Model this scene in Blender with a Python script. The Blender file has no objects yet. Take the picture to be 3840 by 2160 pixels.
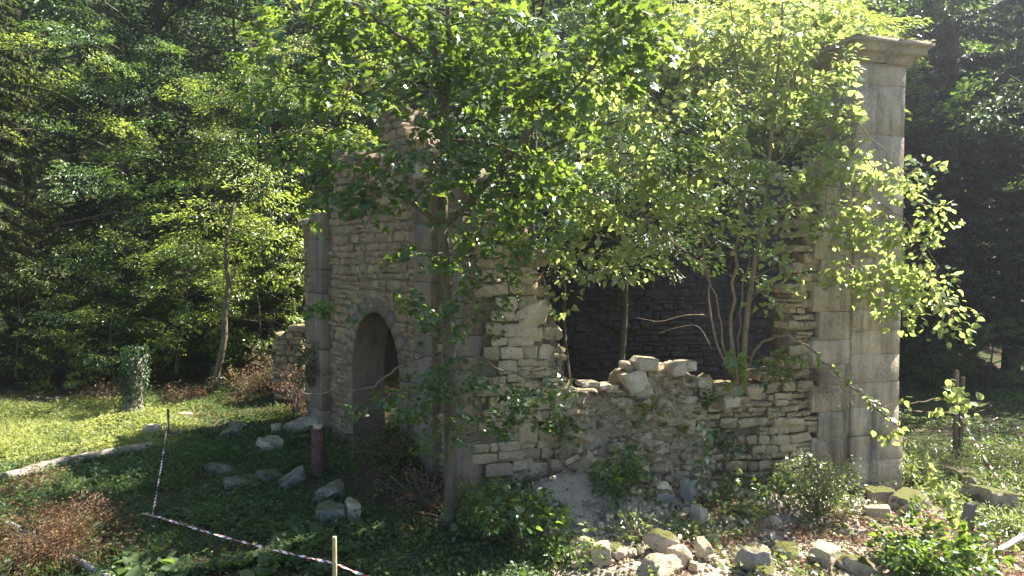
import bpy, math, random
import numpy as np
from mathutils import Vector, Matrix

# ------------------------------------------------------------------ camera, sky, sun, exposure
scene = bpy.context.scene
COL = scene.collection
PITCH = math.radians(-2.2)
CAMZ = 4.6
FPX = 2560.0
cam_d = bpy.data.cameras.new("camera")
cam_d.sensor_width = 36.0
cam_d.lens = 24.0
cam_d.clip_end = 600.0
cam = bpy.data.objects.new("camera", cam_d)
COL.objects.link(cam)
cam.location = (0, 0, CAMZ)
cam.rotation_euler = (math.radians(90) + PITCH, 0, 0)
scene.camera = cam

SUN_AZ, SUN_EL = math.radians(62), math.radians(50)
SUN = Vector((math.sin(SUN_AZ) * math.cos(SUN_EL), math.cos(SUN_AZ) * math.cos(SUN_EL), math.sin(SUN_EL)))
world = bpy.data.worlds.new("World")
scene.world = world
world.use_nodes = True
wn = world.node_tree.nodes
sky = wn.new("ShaderNodeTexSky")
sky.sky_type = 'NISHITA'
sky.sun_disc = False
sky.sun_elevation = SUN_EL
sky.sun_rotation = SUN_AZ
sky.air_density = 0.8
sky.dust_density = 0.2
wn["Background"].inputs["Strength"].default_value = 0.05
world.node_tree.links.new(sky.outputs[0], wn["Background"].inputs["Color"])
sun_d = bpy.data.lights.new("sun", 'SUN')
sun_d.energy = 5.0
sun_d.angle = math.radians(0.55)
sun_d.color = (1.0, 0.94, 0.83)
sun_o = bpy.data.objects.new("sun", sun_d)
COL.objects.link(sun_o)
sun_o.rotation_euler = (-SUN).to_track_quat('-Z', 'Y').to_euler()
sun_o.location = (10, 10, 40)

scene.view_settings.view_transform = 'Standard'
scene.view_settings.look = 'None'
scene.view_settings.gamma = 1.0
scene.view_settings.exposure = 2.7
scene.view_settings.use_curve_mapping = False
scene.render.engine = 'CYCLES'
cy = scene.cycles
cy.max_bounces = 6
cy.diffuse_bounces = 3
cy.glossy_bounces = 2
cy.transmission_bounces = 4
cy.volume_bounces = 0
cy.transparent_max_bounces = 6
cy.sample_clamp_indirect = 6.0
cy.use_denoising = True

rng = np.random.default_rng(7)
random.seed(7)

# ------------------------------------------------------------------ placing helpers
_F = np.array((0, math.cos(PITCH), math.sin(PITCH)))
_U = np.array((0, -math.sin(PITCH), math.cos(PITCH)))
_X = np.array((1.0, 0, 0))
_C = np.array((0, 0, CAMZ))


def ray(px, py):
    return _F + _X * ((px - 1920) / FPX) + _U * ((1080 - py) / FPX)


def at(px, py, Y):
    """the point seen at photo pixel px, py at the distance Y"""
    d = ray(px, py)
    return _C + d * (Y / d[1])


def to_px(P):
    P = np.atleast_2d(P) - _C
    z = P @ _F
    return np.stack((1920 + FPX * P[:, 0] / z, 1080 - FPX * (P @ _U) / z, z), 1)


def _hash(ix, iy, s):
    n = np.sin(ix * 127.1 + iy * 311.7 + s * 74.7) * 43758.5453
    return n - np.floor(n)


def vnoise(x, y, s=0.0):
    x = np.asarray(x, float)
    y = np.asarray(y, float)
    ix, iy = np.floor(x), np.floor(y)
    fx, fy = x - ix, y - iy
    fx = fx * fx * (3 - 2 * fx)
    fy = fy * fy * (3 - 2 * fy)
    a = _hash(ix, iy, s) * (1 - fx) + _hash(ix + 1, iy, s) * fx
    b = _hash(ix, iy + 1, s) * (1 - fx) + _hash(ix + 1, iy + 1, s) * fx
    return a * (1 - fy) + b * fy


def fbm(x, y, s=0.0):
    return (vnoise(x, y, s) * 0.5 + vnoise(x * 2.1 + 3, y * 2.1, s + 1) * 0.3 + vnoise(x * 4.3, y * 4.3 + 9, s + 2) * 0.2)


def sstep(a, b, x):
    t = np.clip((np.asarray(x, float) - a) / (b - a), 0, 1)
    return t * t * (3 - 2 * t)


def ground_h(x, y):
    x = np.asarray(x, float)
    y = np.asarray(y, float)
    z = -0.37 * sstep(1, 8, x)
    z = z + 0.62 * np.exp(-((x - 1.3) / 1.7) ** 2 - ((y - 12.5) / 0.9) ** 2)
    z = z + 0.30 * np.exp(-((x - 5.0) / 2.0) ** 2 - ((y - 13.3) / 0.8) ** 2)
    z = z + 0.75 * np.exp(-((x + 2.3) / 1.4) ** 2 - ((y - 14.6) / 1.3) ** 2)
    near = sstep(40, 26, y)
    z = z + near * (0.30 * (fbm(x * 0.45, y * 0.45, 3) - 0.5) + 0.10 * (fbm(x * 1.9, y * 1.9, 5) - 0.5))
    rough = sstep(-0.5, 1.5, x) * sstep(15.5, 13, y) * sstep(6, 9, y)
    z = z + rough * 0.22 * (fbm(x * 2.6, y * 2.6, 8) - 0.45)
    z = z + 1.15 * np.exp(-((x + 7.6) / 2.0) ** 2 - ((y - 24.3) / 1.7) ** 2)
    z = z + 0.22 * np.maximum(0, y - 28) * sstep(28, 34, y)
    z = z + 0.55 * np.maximum(0, y - 44) * sstep(44, 60, y)
    z = z + 0.10 * np.maximum(0, np.abs(x) - 26)
    return z


def gz(x, y):
    return float(ground_h(x, y))


def on_ground(px, py):
    """where the line of sight through photo pixel px, py meets the ground"""
    d = ray(px, py)
    t = np.arange(6.0, 60.0, 0.04)
    p = _C + d * t[:, None]
    k = int(np.argmax(p[:, 2] < ground_h(p[:, 0], p[:, 1])))
    return p[k]


# ------------------------------------------------------------------ mesh helpers
class MB:
    """collects polygons as numpy blocks, builds ONE mesh"""

    def __init__(self):
        self.v, self.f3, self.f4, self.n = [], [], [], 0
        self.uv = None

    def add(self, v, f3=None, f4=None):
        v = np.asarray(v, float).reshape(-1, 3)
        if f3 is not None and len(f3):
            self.f3.append(np.asarray(f3, np.int64).reshape(-1, 3) + self.n)
        if f4 is not None and len(f4):
            self.f4.append(np.asarray(f4, np.int64).reshape(-1, 4) + self.n)
        self.v.append(v)
        self.n += len(v)
        return self

    def tube(self, pts, rad, sides=6, cap=True):
        pts = np.asarray(pts, float)
        n = len(pts)
        rad = np.broadcast_to(np.asarray(rad, float), (n,))
        t = np.gradient(pts, axis=0)
        t /= np.linalg.norm(t, axis=1)[:, None] + 1e-9
        ref = np.array((0.31, 0.17, 0.93)) if abs(t[0][2]) < 0.8 else np.array((0.97, 0.2, 0.1))
        a = np.cross(t, ref)
        a /= np.linalg.norm(a, axis=1)[:, None] + 1e-9
        b = np.cross(t, a)
        th = np.linspace(0, 2 * np.pi, sides, endpoint=False)
        ring = (np.cos(th)[None, :, None] * a[:, None, :] + np.sin(th)[None, :, None] * b[:, None, :])
        v = (pts[:, None, :] + ring * rad[:, None, None]).reshape(-1, 3)
        i = np.arange(n - 1)[:, None] * sides
        j = np.arange(sides)[None, :]
        k = (j + 1) % sides
        f4 = np.stack((i + j, i + k, i + sides + k, i + sides + j), -1).reshape(-1, 4)
        f3 = []
        if cap:
            v = np.concatenate((v, pts[:1], pts[-1:]))
            c0, c1 = n * sides, n * sides + 1
            for q in range(sides):
                f3.append((c0, (q + 1) % sides, q))
                f3.append((c1, (n - 1) * sides + q, (n - 1) * sides + (q + 1) % sides))
        return self.add(v, f3, f4)

    def box(self, c, s, R=None):
        c = np.asarray(c, float)
        s = np.asarray(s, float) / 2
        v = np.array([(x, y, z) for x in (-1, 1) for y in (-1, 1) for z in (-1, 1)]) * s
        if R is not None:
            v = v @ np.asarray(R).T
        f = [(0, 1, 3, 2), (4, 6, 7, 5), (0, 4, 5, 1), (2, 3, 7, 6), (0, 2, 6, 4), (1, 5, 7, 3)]
        return self.add(v + c, None, f)

    def mesh(self, name, smooth=False):
        me = bpy.data.meshes.new(name)
        v = np.concatenate(self.v) if self.v else np.zeros((0, 3))
        f3 = np.concatenate(self.f3) if self.f3 else np.zeros((0, 3), np.int64)
        f4 = np.concatenate(self.f4) if self.f4 else np.zeros((0, 4), np.int64)
        me.vertices.add(len(v))
        me.vertices.foreach_set("co", v.astype(np.float32).ravel())
        nl = len(f3) * 3 + len(f4) * 4
        me.loops.add(nl)
        me.loops.foreach_set("vertex_index", np.concatenate((f3.ravel(), f4.ravel())).astype(np.int32))
        me.polygons.add(len(f3) + len(f4))
        st = np.concatenate((np.arange(len(f3)) * 3, len(f3) * 3 + np.arange(len(f4)) * 4)).astype(np.int32)
        me.polygons.foreach_set("loop_start", st)
        if smooth:
            me.polygons.foreach_set("use_smooth", np.ones(len(st), bool))
        me.update(calc_edges=True)
        return me

    def build(self, name, material, parent=None, smooth=False, loc=None):
        me = self.mesh(name, smooth)
        me.materials.append(material)
        return obj(name, me, parent, loc)


def obj(name, me, parent=None, loc=None):
    """links a mesh; vertices are in world space unless loc is given; a parent only has a location"""
    o = bpy.data.objects.new(name, me)
    COL.objects.link(o)
    if loc is not None:
        o.location = loc
    if parent is not None:
        o.parent = parent
        base = parent.location.copy()
        if parent.parent:
            base = base + parent.parent.location
        o.location = Vector(o.location) - base
    return o


def tag(o, label=None, cat=None, group=None, kind=None):
    if label:
        o["label"] = label
    if cat:
        o["category"] = cat
    if group:
        o["group"] = group
    if kind:
        o["kind"] = kind
    return o


def thing(name, loc, label, cat, group=None):
    o = bpy.data.objects.new(name, None)
    o.empty_display_size = 0.2
    COL.objects.link(o)
    o.location = [float(q) for q in loc]
    return tag(o, label, cat, group, "thing")


def copy_tree(o, parent=None):
    c = o.copy()
    COL.objects.link(c)
    c.parent = parent
    for ch in list(o.children):
        copy_tree(ch, c)
    return c


# ------------------------------------------------------------------ materials
def newmat(name):
    m = bpy.data.materials.new(name)
    m.use_nodes = True
    nt = m.node_tree
    nt.nodes.clear()
    out = nt.nodes.new("ShaderNodeOutputMaterial")
    return m, nt, out


def N(nt, t, **kw):
    n = nt.nodes.new(t)
    for k, v in kw.items():
        if isinstance(k, str) and hasattr(n, k):
            setattr(n, k, v)
    return n


def noise(nt, vec, scale, detail=4, rough=0.6, dist=0.0):
    n = nt.nodes.new("ShaderNodeTexNoise")
    n.inputs["Scale"].default_value = scale
    n.inputs["Detail"].default_value = detail
    n.inputs["Roughness"].default_value = rough
    n.inputs["Distortion"].default_value = dist
    if vec is not None:
        nt.links.new(vec, n.inputs["Vector"])
    return n.outputs["Fac"]


def mapped(nt, vec, scale):
    m = nt.nodes.new("ShaderNodeMapping")
    m.inputs["Scale"].default_value = scale
    nt.links.new(vec, m.inputs["Vector"])
    return m.outputs[0]


def ramp(nt, fac, stops):
    r = nt.nodes.new("ShaderNodeValToRGB")
    els = r.color_ramp.elements
    while len(els) < len(stops):
        els.new(0.5)
    for e, (p, c) in zip(els, stops):
        e.position = p
        e.color = (*c, 1) if not isinstance(c, (int, float)) else (c, c, c, 1)
    nt.links.new(fac, r.inputs[0])
    return r.outputs["Color"]


def mix(nt, fac, a, b, mode='MIX'):
    m = nt.nodes.new("ShaderNodeMix")
    m.data_type = 'RGBA'
    m.blend_type = mode
    for s, v in ((m.inputs[0], fac), (m.inputs[6], a), (m.inputs[7], b)):
        if isinstance(v, bpy.types.NodeSocket):
            nt.links.new(v, s)
        elif isinstance(v, (int, float)):
            s.default_value = v
        else:
            s.default_value = (*v, 1)
    return m.outputs[2]


def mth(nt, op, a, b=None, clamp=False):
    m = nt.nodes.new("ShaderNodeMath")
    m.operation = op
    m.use_clamp = clamp
    for s, v in zip(m.inputs, (a, b)):
        if v is None:
            continue
        if isinstance(v, bpy.types.NodeSocket):
            nt.links.new(v, s)
        else:
            s.default_value = v
    return m.outputs[0]


def rand_each(nt):
    """a random value for each object and each island in a joined mesh"""
    oi = nt.nodes.new("ShaderNodeObjectInfo")
    ge = nt.nodes.new("ShaderNodeNewGeometry")
    return mth(nt, 'FRACT', mth(nt, 'ADD', oi.outputs["Random"], ge.outputs["Random Per Island"]))


def bump(nt, h, strength, dist):
    b = nt.nodes.new("ShaderNodeBump")
    b.inputs["Strength"].default_value = strength
    b.inputs["Distance"].default_value = dist
    nt.links.new(h, b.inputs["Height"])
    return b.outputs[0]


def finish(nt, out, col, rough=0.9, nrm=None, spec=0.2):
    p = nt.nodes.new("ShaderNodeBsdfPrincipled")
    p.inputs["Roughness"].default_value = rough
    p.inputs["Specular IOR Level"].default_value = spec
    if isinstance(col, bpy.types.NodeSocket):
        nt.links.new(col, p.inputs["Base Color"])
    else:
        p.inputs["Base Color"].default_value = (*col, 1)
    if nrm is not None:
        nt.links.new(nrm, p.inputs["Normal"])
    nt.links.new(p.outputs[0], out.inputs["Surface"])
    return p


def stone_mat(name, tones, streak=0.4, lichen=0.4, moss=0.5, shade_tint=0.0, warm=0.35):
    m, nt, out = newmat(name)
    ge = nt.nodes.new("ShaderNodeNewGeometry")
    pos = ge.outputs["Position"]
    r = rand_each(nt)
    k = len(tones) - 1
    c = ramp(nt, r, [(i / k, t) for i, t in enumerate(tones)])
    n1 = noise(nt, pos, 3.0, 6, 0.65)
    c = mix(nt, mth(nt, 'MULTIPLY', ramp(nt, n1, [(0.35, 0.0), (0.7, 1.0)]), 0.55), c, mix(nt, 1.0, c, (0.55, 0.5, 0.45), 'MULTIPLY'))
    n2 = noise(nt, pos, 9.0, 5, 0.7)
    c = mix(nt, mth(nt, 'MULTIPLY', ramp(nt, n2, [(0.5, 0.0), (0.75, 1.0)]), warm), c, (0.34, 0.25, 0.14))
    # run-off streaks
    st = noise(nt, mapped(nt, pos, (1.5, 1.5, 0.16)), 1.5, 6, 0.7)
    patch = ramp(nt, noise(nt, mapped(nt, pos, (1, 1, 0.4)), 0.9, 4, 0.6), [(0.36, 0.0), (0.58, 1.0)])
    sf = mth(nt, 'MULTIPLY', ramp(nt, st, [(0.42, 0.0), (0.66, 1.0)]), patch)
    c = mix(nt, mth(nt, 'MULTIPLY', sf, streak), c, (0.055, 0.055, 0.055))
    # pale and dark lichen
    l1 = noise(nt, pos, 17.0, 4, 0.7)
    l2 = noise(nt, pos, 1.3, 3, 0.5)
    lf = mth(nt, 'MULTIPLY', ramp(nt, l1, [(0.5, 0.0), (0.6, 1.0)]), ramp(nt, l2, [(0.42, 0.0), (0.6, lichen)]))
    c = mix(nt, lf, c, (0.12, 0.12, 0.11))
    fine = noise(nt, pos, 60.0, 3, 0.7)
    c = mix(nt, 0.35, c, mix(nt, 1.0, c, ramp(nt, fine, [(0.3, 0.45), (0.7, 1.45)]), 'MULTIPLY'))
    # moss settles on what faces up
    sx = nt.nodes.new("ShaderNodeSeparateXYZ")
    nt.links.new(ge.outputs["Normal"], sx.inputs[0])
    mm = noise(nt, pos, 5.0, 5, 0.7)
    up = mth(nt, 'ADD', mth(nt, 'MULTIPLY', sx.outputs["Z"], 0.45), mm)
    mf = mth(nt, 'MULTIPLY', ramp(nt, up, [(0.72, 0.0), (0.92, 1.0)]), moss)
    mc = mix(nt, fine, (0.035, 0.045, 0.012), (0.13, 0.12, 0.035))
    c = mix(nt, mf, c, mc)
    if shade_tint:
        c = mix(nt, shade_tint, c, (0.03, 0.03, 0.032))  # pulls the stone towards black, standing in for interior shade
    h = mth(nt, 'ADD', mth(nt, 'MULTIPLY', noise(nt, pos, 12.0, 6, 0.7), 1.0), mth(nt, 'MULTIPLY', mf, 0.35))
    finish(nt, out, c, 0.92, bump(nt, h, 0.9, 0.05), 0.15)
    return m


def leaf_mat(name, dark, light, trans, gloss=0.42, spec=0.45, tfac=0.45, odd=None):
    m, nt, out = newmat(name)
    r = rand_each(nt)
    stops = [(0.0, dark), (0.85, light)]
    if odd:
        stops += [(0.9, light), (0.97, odd)]
    c = ramp(nt, r, stops)
    ge = nt.nodes.new("ShaderNodeNewGeometry")
    big = noise(nt, ge.outputs["Position"], 0.6, 2, 0.5)
    c = mix(nt, ramp(nt, big, [(0.35, 0.0), (0.7, 0.6)]), c, mix(nt, 1.0, c, (1.35, 1.1, 0.75), 'MULTIPLY'))
    p = nt.nodes.new("ShaderNodeBsdfPrincipled")
    p.inputs["Roughness"].default_value = gloss
    p.inputs["Specular IOR Level"].default_value = spec
    nt.links.new(c, p.inputs["Base Color"])
    t = nt.nodes.new("ShaderNodeBsdfTranslucent")
    tc = mix(nt, mth(nt, 'MULTIPLY', r, 0.7), trans, tuple(q * 0.45 for q in trans))
    nt.links.new(tc, t.inputs["Color"])
    mx = nt.nodes.new("ShaderNodeMixShader")
    mx.inputs[0].default_value = tfac
    nt.links.new(p.outputs[0], mx.inputs[1])
    nt.links.new(t.outputs[0], mx.inputs[2])
    nt.links.new(mx.outputs[0], out.inputs["Surface"])
    return m


def bark_mat(name, a, b, scale=6.0, moss=0.0, stretch=0.25):
    m, nt, out = newmat(name)
    ge = nt.nodes.new("ShaderNodeNewGeometry")
    pos = ge.outputs["Position"]
    n1 = noise(nt, mapped(nt, pos, (1, 1, stretch)), scale * 2, 5, 0.7)
    c = ramp(nt, n1, [(0.3, a), (0.7, b)])
    if moss:
        n2 = noise(nt, pos, 2.4, 4, 0.6)
        c = mix(nt, mth(nt, 'MULTIPLY', ramp(nt, n2, [(0.45, 0.0), (0.62, 1.0)]), moss), c, (0.05, 0.07, 0.018))
    finish(nt, out, c, 0.9, bump(nt, n1, 0.8, 0.02), 0.15)
    return m


def ground_mat():
    m, nt, out = newmat("soil")
    ge = nt.nodes.new("ShaderNodeNewGeometry")
    pos = ge.outputs["Position"]
    n1 = noise(nt, pos, 0.9, 6, 0.65)
    n2 = noise(nt, pos, 7.0, 6, 0.75)
    n3 = noise(nt, pos, 45.0, 3, 0.7)
    c = mix(nt, n2, (0.035, 0.026, 0.018), (0.12, 0.085, 0.055))
    c = mix(nt, ramp(nt, n1, [(0.40, 0.0), (0.58, 0.85)]), c, mix(nt, n2, (0.022, 0.038, 0.010), (0.06, 0.085, 0.022)))
    # pale lime rubble dust strewn before the broken wall
    sx = nt.nodes.new("ShaderNodeSeparateXYZ")
    nt.links.new(pos, sx.inputs[0])
    dx = mth(nt, 'MULTIPLY', mth(nt, 'SUBTRACT', sx.outputs["X"], 5.0), 0.16)
    dy = mth(nt, 'MULTIPLY', mth(nt, 'SUBTRACT', sx.outputs["Y"], 11.5), 0.34)
    rr = mth(nt, 'ADD', mth(nt, 'MULTIPLY', dx, dx), mth(nt, 'MULTIPLY', dy, dy))
    rr = mth(nt, 'ADD', rr, mth(nt, 'MULTIPLY', mth(nt, 'SUBTRACT', n2, 0.5), 1.6))
    pale = mix(nt, n3, (0.24, 0.20, 0.155), (0.52, 0.46, 0.375))
    c = mix(nt, mth(nt, 'MULTIPLY', ramp(nt, rr, [(0.6, 1.0), (1.1, 0.0)]), 0.9), c, pale)
    h = mth(nt, 'ADD', n2, mth(nt, 'MULTIPLY', n3, 0.5))
    finish(nt, out, c, 0.95, bump(nt, h, 0.9, 0.06), 0.1)
    return m


def plain(name, a, b, scale=20.0, rough=0.8, stretch=(1, 1, 1), spec=0.2):
    m, nt, out = newmat(name)
    ge = nt.nodes.new("ShaderNodeNewGeometry")
    n1 = noise(nt, mapped(nt, ge.outputs["Position"], stretch), scale, 5, 0.65)
    finish(nt, out, ramp(nt, n1, [(0.3, a), (0.7, b)]), rough, bump(nt, n1, 0.5, 0.01), spec)
    return m


M = {}
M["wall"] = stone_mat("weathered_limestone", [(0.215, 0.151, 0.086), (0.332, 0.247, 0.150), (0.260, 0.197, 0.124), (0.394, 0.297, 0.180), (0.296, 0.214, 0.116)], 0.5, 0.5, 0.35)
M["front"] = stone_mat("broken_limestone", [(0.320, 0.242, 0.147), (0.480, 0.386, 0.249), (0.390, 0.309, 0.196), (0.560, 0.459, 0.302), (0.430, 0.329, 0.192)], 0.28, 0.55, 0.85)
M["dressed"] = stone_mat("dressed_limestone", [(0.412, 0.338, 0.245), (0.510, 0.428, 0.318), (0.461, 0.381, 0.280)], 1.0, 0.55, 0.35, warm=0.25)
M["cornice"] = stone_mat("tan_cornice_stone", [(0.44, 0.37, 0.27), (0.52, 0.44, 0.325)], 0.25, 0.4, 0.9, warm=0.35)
M["stained_shaded"] = stone_mat("stained_shaded_stone", [(0.213, 0.171, 0.117), (0.281, 0.227, 0.156), (0.239, 0.192, 0.131)], 0.7, 0.5, 0.35, warm=0.3)  # stained stone, its dark tone also painting shade in the arch opening
M["inner"] = stone_mat("shade_darkened_inner_stone", [(0.040, 0.035, 0.028), (0.076, 0.067, 0.054), (0.052, 0.046, 0.037)], 0.4, 0.4, 0.4, shade_tint=0.5)  # the shade inside the ruin is put into this stone colour
M["inner_mortar"] = plain("shade_darkened_mortar", (0.018, 0.018, 0.018), (0.045, 0.043, 0.04), 6, 0.95)  # mortar darkened the same way for the interior shade
M["mortar"] = plain("old_mortar", (0.08, 0.06, 0.04), (0.19, 0.15, 0.10), 7, 0.95)
M["lime"] = plain("crumbled_lime_mortar", (0.27, 0.225, 0.16), (0.56, 0.48, 0.365), 5, 0.95)
def lime_mat():
    m, nt, out = newmat("crumbled_lime_mortar")
    ge = nt.nodes.new("ShaderNodeNewGeometry")
    pos = ge.outputs["Position"]
    n1 = noise(nt, pos, 1.6, 6, 0.7)
    n2 = noise(nt, pos, 14.0, 6, 0.75)
    n3 = noise(nt, pos, 4.0, 5, 0.7)
    c = mix(nt, n2, (0.18, 0.14, 0.09), (0.54, 0.45, 0.31))
    c = mix(nt, ramp(nt, n3, [(0.52, 0.0), (0.62, 0.9)]), c, mix(nt, n2, (0.05, 0.04, 0.022), (0.15, 0.12, 0.06)))
    c = mix(nt, ramp(nt, n1, [(0.56, 0.0), (0.68, 0.8)]), c, mix(nt, n2, (0.42, 0.365, 0.28), (0.62, 0.55, 0.43)))
    h = mth(nt, 'ADD', n2, mth(nt, 'MULTIPLY', n3, 1.4))
    finish(nt, out, c, 0.96, bump(nt, h, 1.0, 0.10), 0.1)
    return m


M["lime"] = lime_mat()
M["rock"] = stone_mat("fallen_limestone", [(0.416, 0.349, 0.252), (0.541, 0.461, 0.336), (0.478, 0.398, 0.286)], 0.1, 0.4, 0.45, warm=0.25)
M["greyrock"] = stone_mat("grey_fallen_limestone", [(0.20, 0.19, 0.17), (0.30, 0.28, 0.25)], 0.3, 0.6, 0.75, warm=0.25)
M["mossrock"] = stone_mat("mossy_limestone", [(0.34, 0.30, 0.24), (0.44, 0.39, 0.31)], 0.1, 0.4, 1.6, warm=0.3)
M["rust"] = plain("rusty_brown_stone", (0.05, 0.03, 0.024), (0.13, 0.075, 0.058), 9, 0.9)
M["soil"] = ground_mat()
M["bark"] = bark_mat("grey_brown_bark", (0.055, 0.042, 0.03), (0.19, 0.155, 0.115), 6, 0.35)
M["hazelbark"] = bark_mat("pale_hazel_bark", (0.11, 0.075, 0.045), (0.30, 0.225, 0.15), 10, 0.15)
M["farbark"] = bark_mat("forest_bark", (0.03, 0.025, 0.018), (0.11, 0.09, 0.065), 4, 0.5)
M["palebark"] = bark_mat("pale_peeling_bark", (0.16, 0.14, 0.115), (0.46, 0.42, 0.36), 5, 0.1)
M["logbark"] = bark_mat("grey_log_bark", (0.09, 0.075, 0.055), (0.34, 0.30, 0.24), 4, 0.3, 1.0)
M["stake"] = plain("raw_stake_wood", (0.24, 0.19, 0.095), (0.44, 0.37, 0.20), 12, 0.8, (1, 1, 0.1))
M["oldpost"] = plain("weathered_post_wood", (0.07, 0.055, 0.035), (0.20, 0.165, 0.105), 14, 0.85, (1, 1, 0.08))
M["maple"] = leaf_mat("maple_leaf", (0.018, 0.050, 0.024), (0.05, 0.10, 0.026), (0.30, 0.43, 0.05), 0.36, 0.6, 0.36, odd=(0.13, 0.13, 0.03))
M["hazel"] = leaf_mat("hazel_leaf", (0.05, 0.095, 0.03), (0.12, 0.165, 0.055), (0.54, 0.64, 0.16), 0.24, 1.0, 0.5, odd=(0.22, 0.20, 0.08))
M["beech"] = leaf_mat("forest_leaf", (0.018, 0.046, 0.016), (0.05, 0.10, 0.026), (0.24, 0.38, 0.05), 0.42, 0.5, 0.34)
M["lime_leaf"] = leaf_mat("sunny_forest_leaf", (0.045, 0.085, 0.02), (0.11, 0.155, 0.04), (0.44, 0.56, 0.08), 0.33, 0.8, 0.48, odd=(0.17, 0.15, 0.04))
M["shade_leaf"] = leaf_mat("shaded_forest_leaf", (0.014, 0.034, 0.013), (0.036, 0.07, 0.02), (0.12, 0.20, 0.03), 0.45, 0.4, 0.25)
M["conifer"] = leaf_mat("conifer_needles", (0.014, 0.030, 0.016), (0.035, 0.060, 0.028), (0.05, 0.09, 0.03), 0.5, 0.35, 0.2)
M["spruce"] = leaf_mat("spruce_needles", (0.03, 0.050, 0.014), (0.08, 0.10, 0.025), (0.16, 0.20, 0.03), 0.5, 0.35, 0.3)
M["herb"] = leaf_mat("low_herb_leaf", (0.036, 0.062, 0.030), (0.09, 0.13, 0.055), (0.20, 0.32, 0.05), 0.55, 0.3, 0.4)
M["meadow"] = leaf_mat("meadow_grass_blade", (0.10, 0.14, 0.03), (0.24, 0.27, 0.09), (0.55, 0.60, 0.16), 0.45, 0.4, 0.45)
M["weed"] = leaf_mat("weed_leaf", (0.05, 0.085, 0.03), (0.13, 0.165, 0.065), (0.36, 0.44, 0.11), 0.28, 1.0, 0.35)
M["redherb"] = leaf_mat("red_brown_herb", (0.13, 0.065, 0.045), (0.27, 0.16, 0.11), (0.30, 0.17, 0.09), 0.55, 0.3, 0.35)
M["dead"] = leaf_mat("dead_leaf", (0.045, 0.026, 0.016), (0.17, 0.105, 0.062), (0.20, 0.11, 0.05), 0.6, 0.2, 0.25, odd=(0.26, 0.20, 0.13))
M["moss"] = plain("cushion_moss", (0.06, 0.075, 0.012), (0.22, 0.20, 0.04), 30, 0.95)
M["twig"] = plain("dry_twig", (0.10, 0.075, 0.05), (0.28, 0.22, 0.16), 14, 0.85)

# ------------------------------------------------------------------ the ground
def build_ground():
    def axis(lo, f0, f1, hi, fine, grow):
        a = list(np.arange(f0, f1 + 1e-6, fine))
        s = fine
        while a[-1] < hi:
            s *= grow
            a.append(a[-1] + s)
        s = fine
        while a[0] > lo:
            s *= grow
            a.insert(0, a[0] - s)
        return np.array(a)
    xs = axis(-120, -14, 13, 120, 0.13, 1.18)
    ys = axis(-25, 8, 22, 150, 0.13, 1.15)
    X, Y = np.meshgrid(xs, ys)
    Z = ground_h(X, Y)
    v = np.stack((X, Y, Z), -1).reshape(-1, 3)
    nx, ny = len(xs), len(ys)
    i = (np.arange(ny - 1)[:, None] * nx + np.arange(nx - 1)[None, :]).ravel()
    f = np.stack((i, i + 1, i + nx + 1, i + nx), 1)
    o = MB().add(v, None, f).build("ground", M["soil"], smooth=True)
    tag(o, kind="structure")
    return o


build_ground()


# ------------------------------------------------------------------ stones and walls
def stone_geo(w, h, d, jit, r, rg, bulge=0.02, back=False):
    """an irregular block: x along the wall, y outwards (front near 0, back at -d), z up"""
    m = min(w, h)
    cut = m * (0.06 + 0.24 * rg.random(8)) * (np.where(rg.random(8) < 0.3, 0.32, 0.07) if jit < 0.03 else 1.0)
    hw, hh = w / 2, h / 2
    base = [(-hw, -hh, 1, 0), (-hw, -hh, 0, 1), (-hw, hh, 0, -1), (-hw, hh, 1, 0), (hw, hh, -1, 0), (hw, hh, 0, -1), (hw, -hh, 0, 1), (hw, -hh, -1, 0)]
    order = [1, 2, 3, 4, 5, 6, 7, 0]
    ring = np.array([(base[k][0] + base[k][2] * cut[k], base[k][1] + base[k][3] * cut[k]) for k in order])
    ring += (rg.random((8, 2)) - 0.5) * 2 * jit * np.array((m * 1.2, m))
    rr = r * m
    s = 1 - np.minimum(0.9, 2 * rr / np.array((w, h)))
    f = ring * s + (rg.random((8, 2)) - 0.5) * rr * 0.5
    dy = -rr * (0.8 + 0.5 * rg.random(8))
    v = np.zeros((25, 3))
    v[0:8, 0], v[0:8, 1], v[0:8, 2] = ring[:, 0], -d, ring[:, 1]
    v[8:16, 0], v[8:16, 1], v[8:16, 2] = ring[:, 0], dy, ring[:, 1]
    v[16:24, 0], v[16:24, 1], v[16:24, 2] = f[:, 0], (rg.random(8) - 0.5) * bulge, f[:, 1]
    v[24] = ((rg.random() - 0.5) * w * 0.3, bulge * (0.4 + rg.random()), (rg.random() - 0.5) * h * 0.3)
    f4, f3 = [], []
    for k in range(8):
        q = (k + 1) % 8
        f4.append((k, q, 8 + q, 8 + k))
        f4.append((8 + k, 8 + q, 16 + q, 16 + k))
        f3.append((16 + k, 16 + q, 24))
    if back:
        f4.append((0, 3, 2, 1))
        f4.append((0, 5, 4, 3))
        f4.append((0, 7, 6, 5))
    return v, np.array(f3), np.array(f4)


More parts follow.
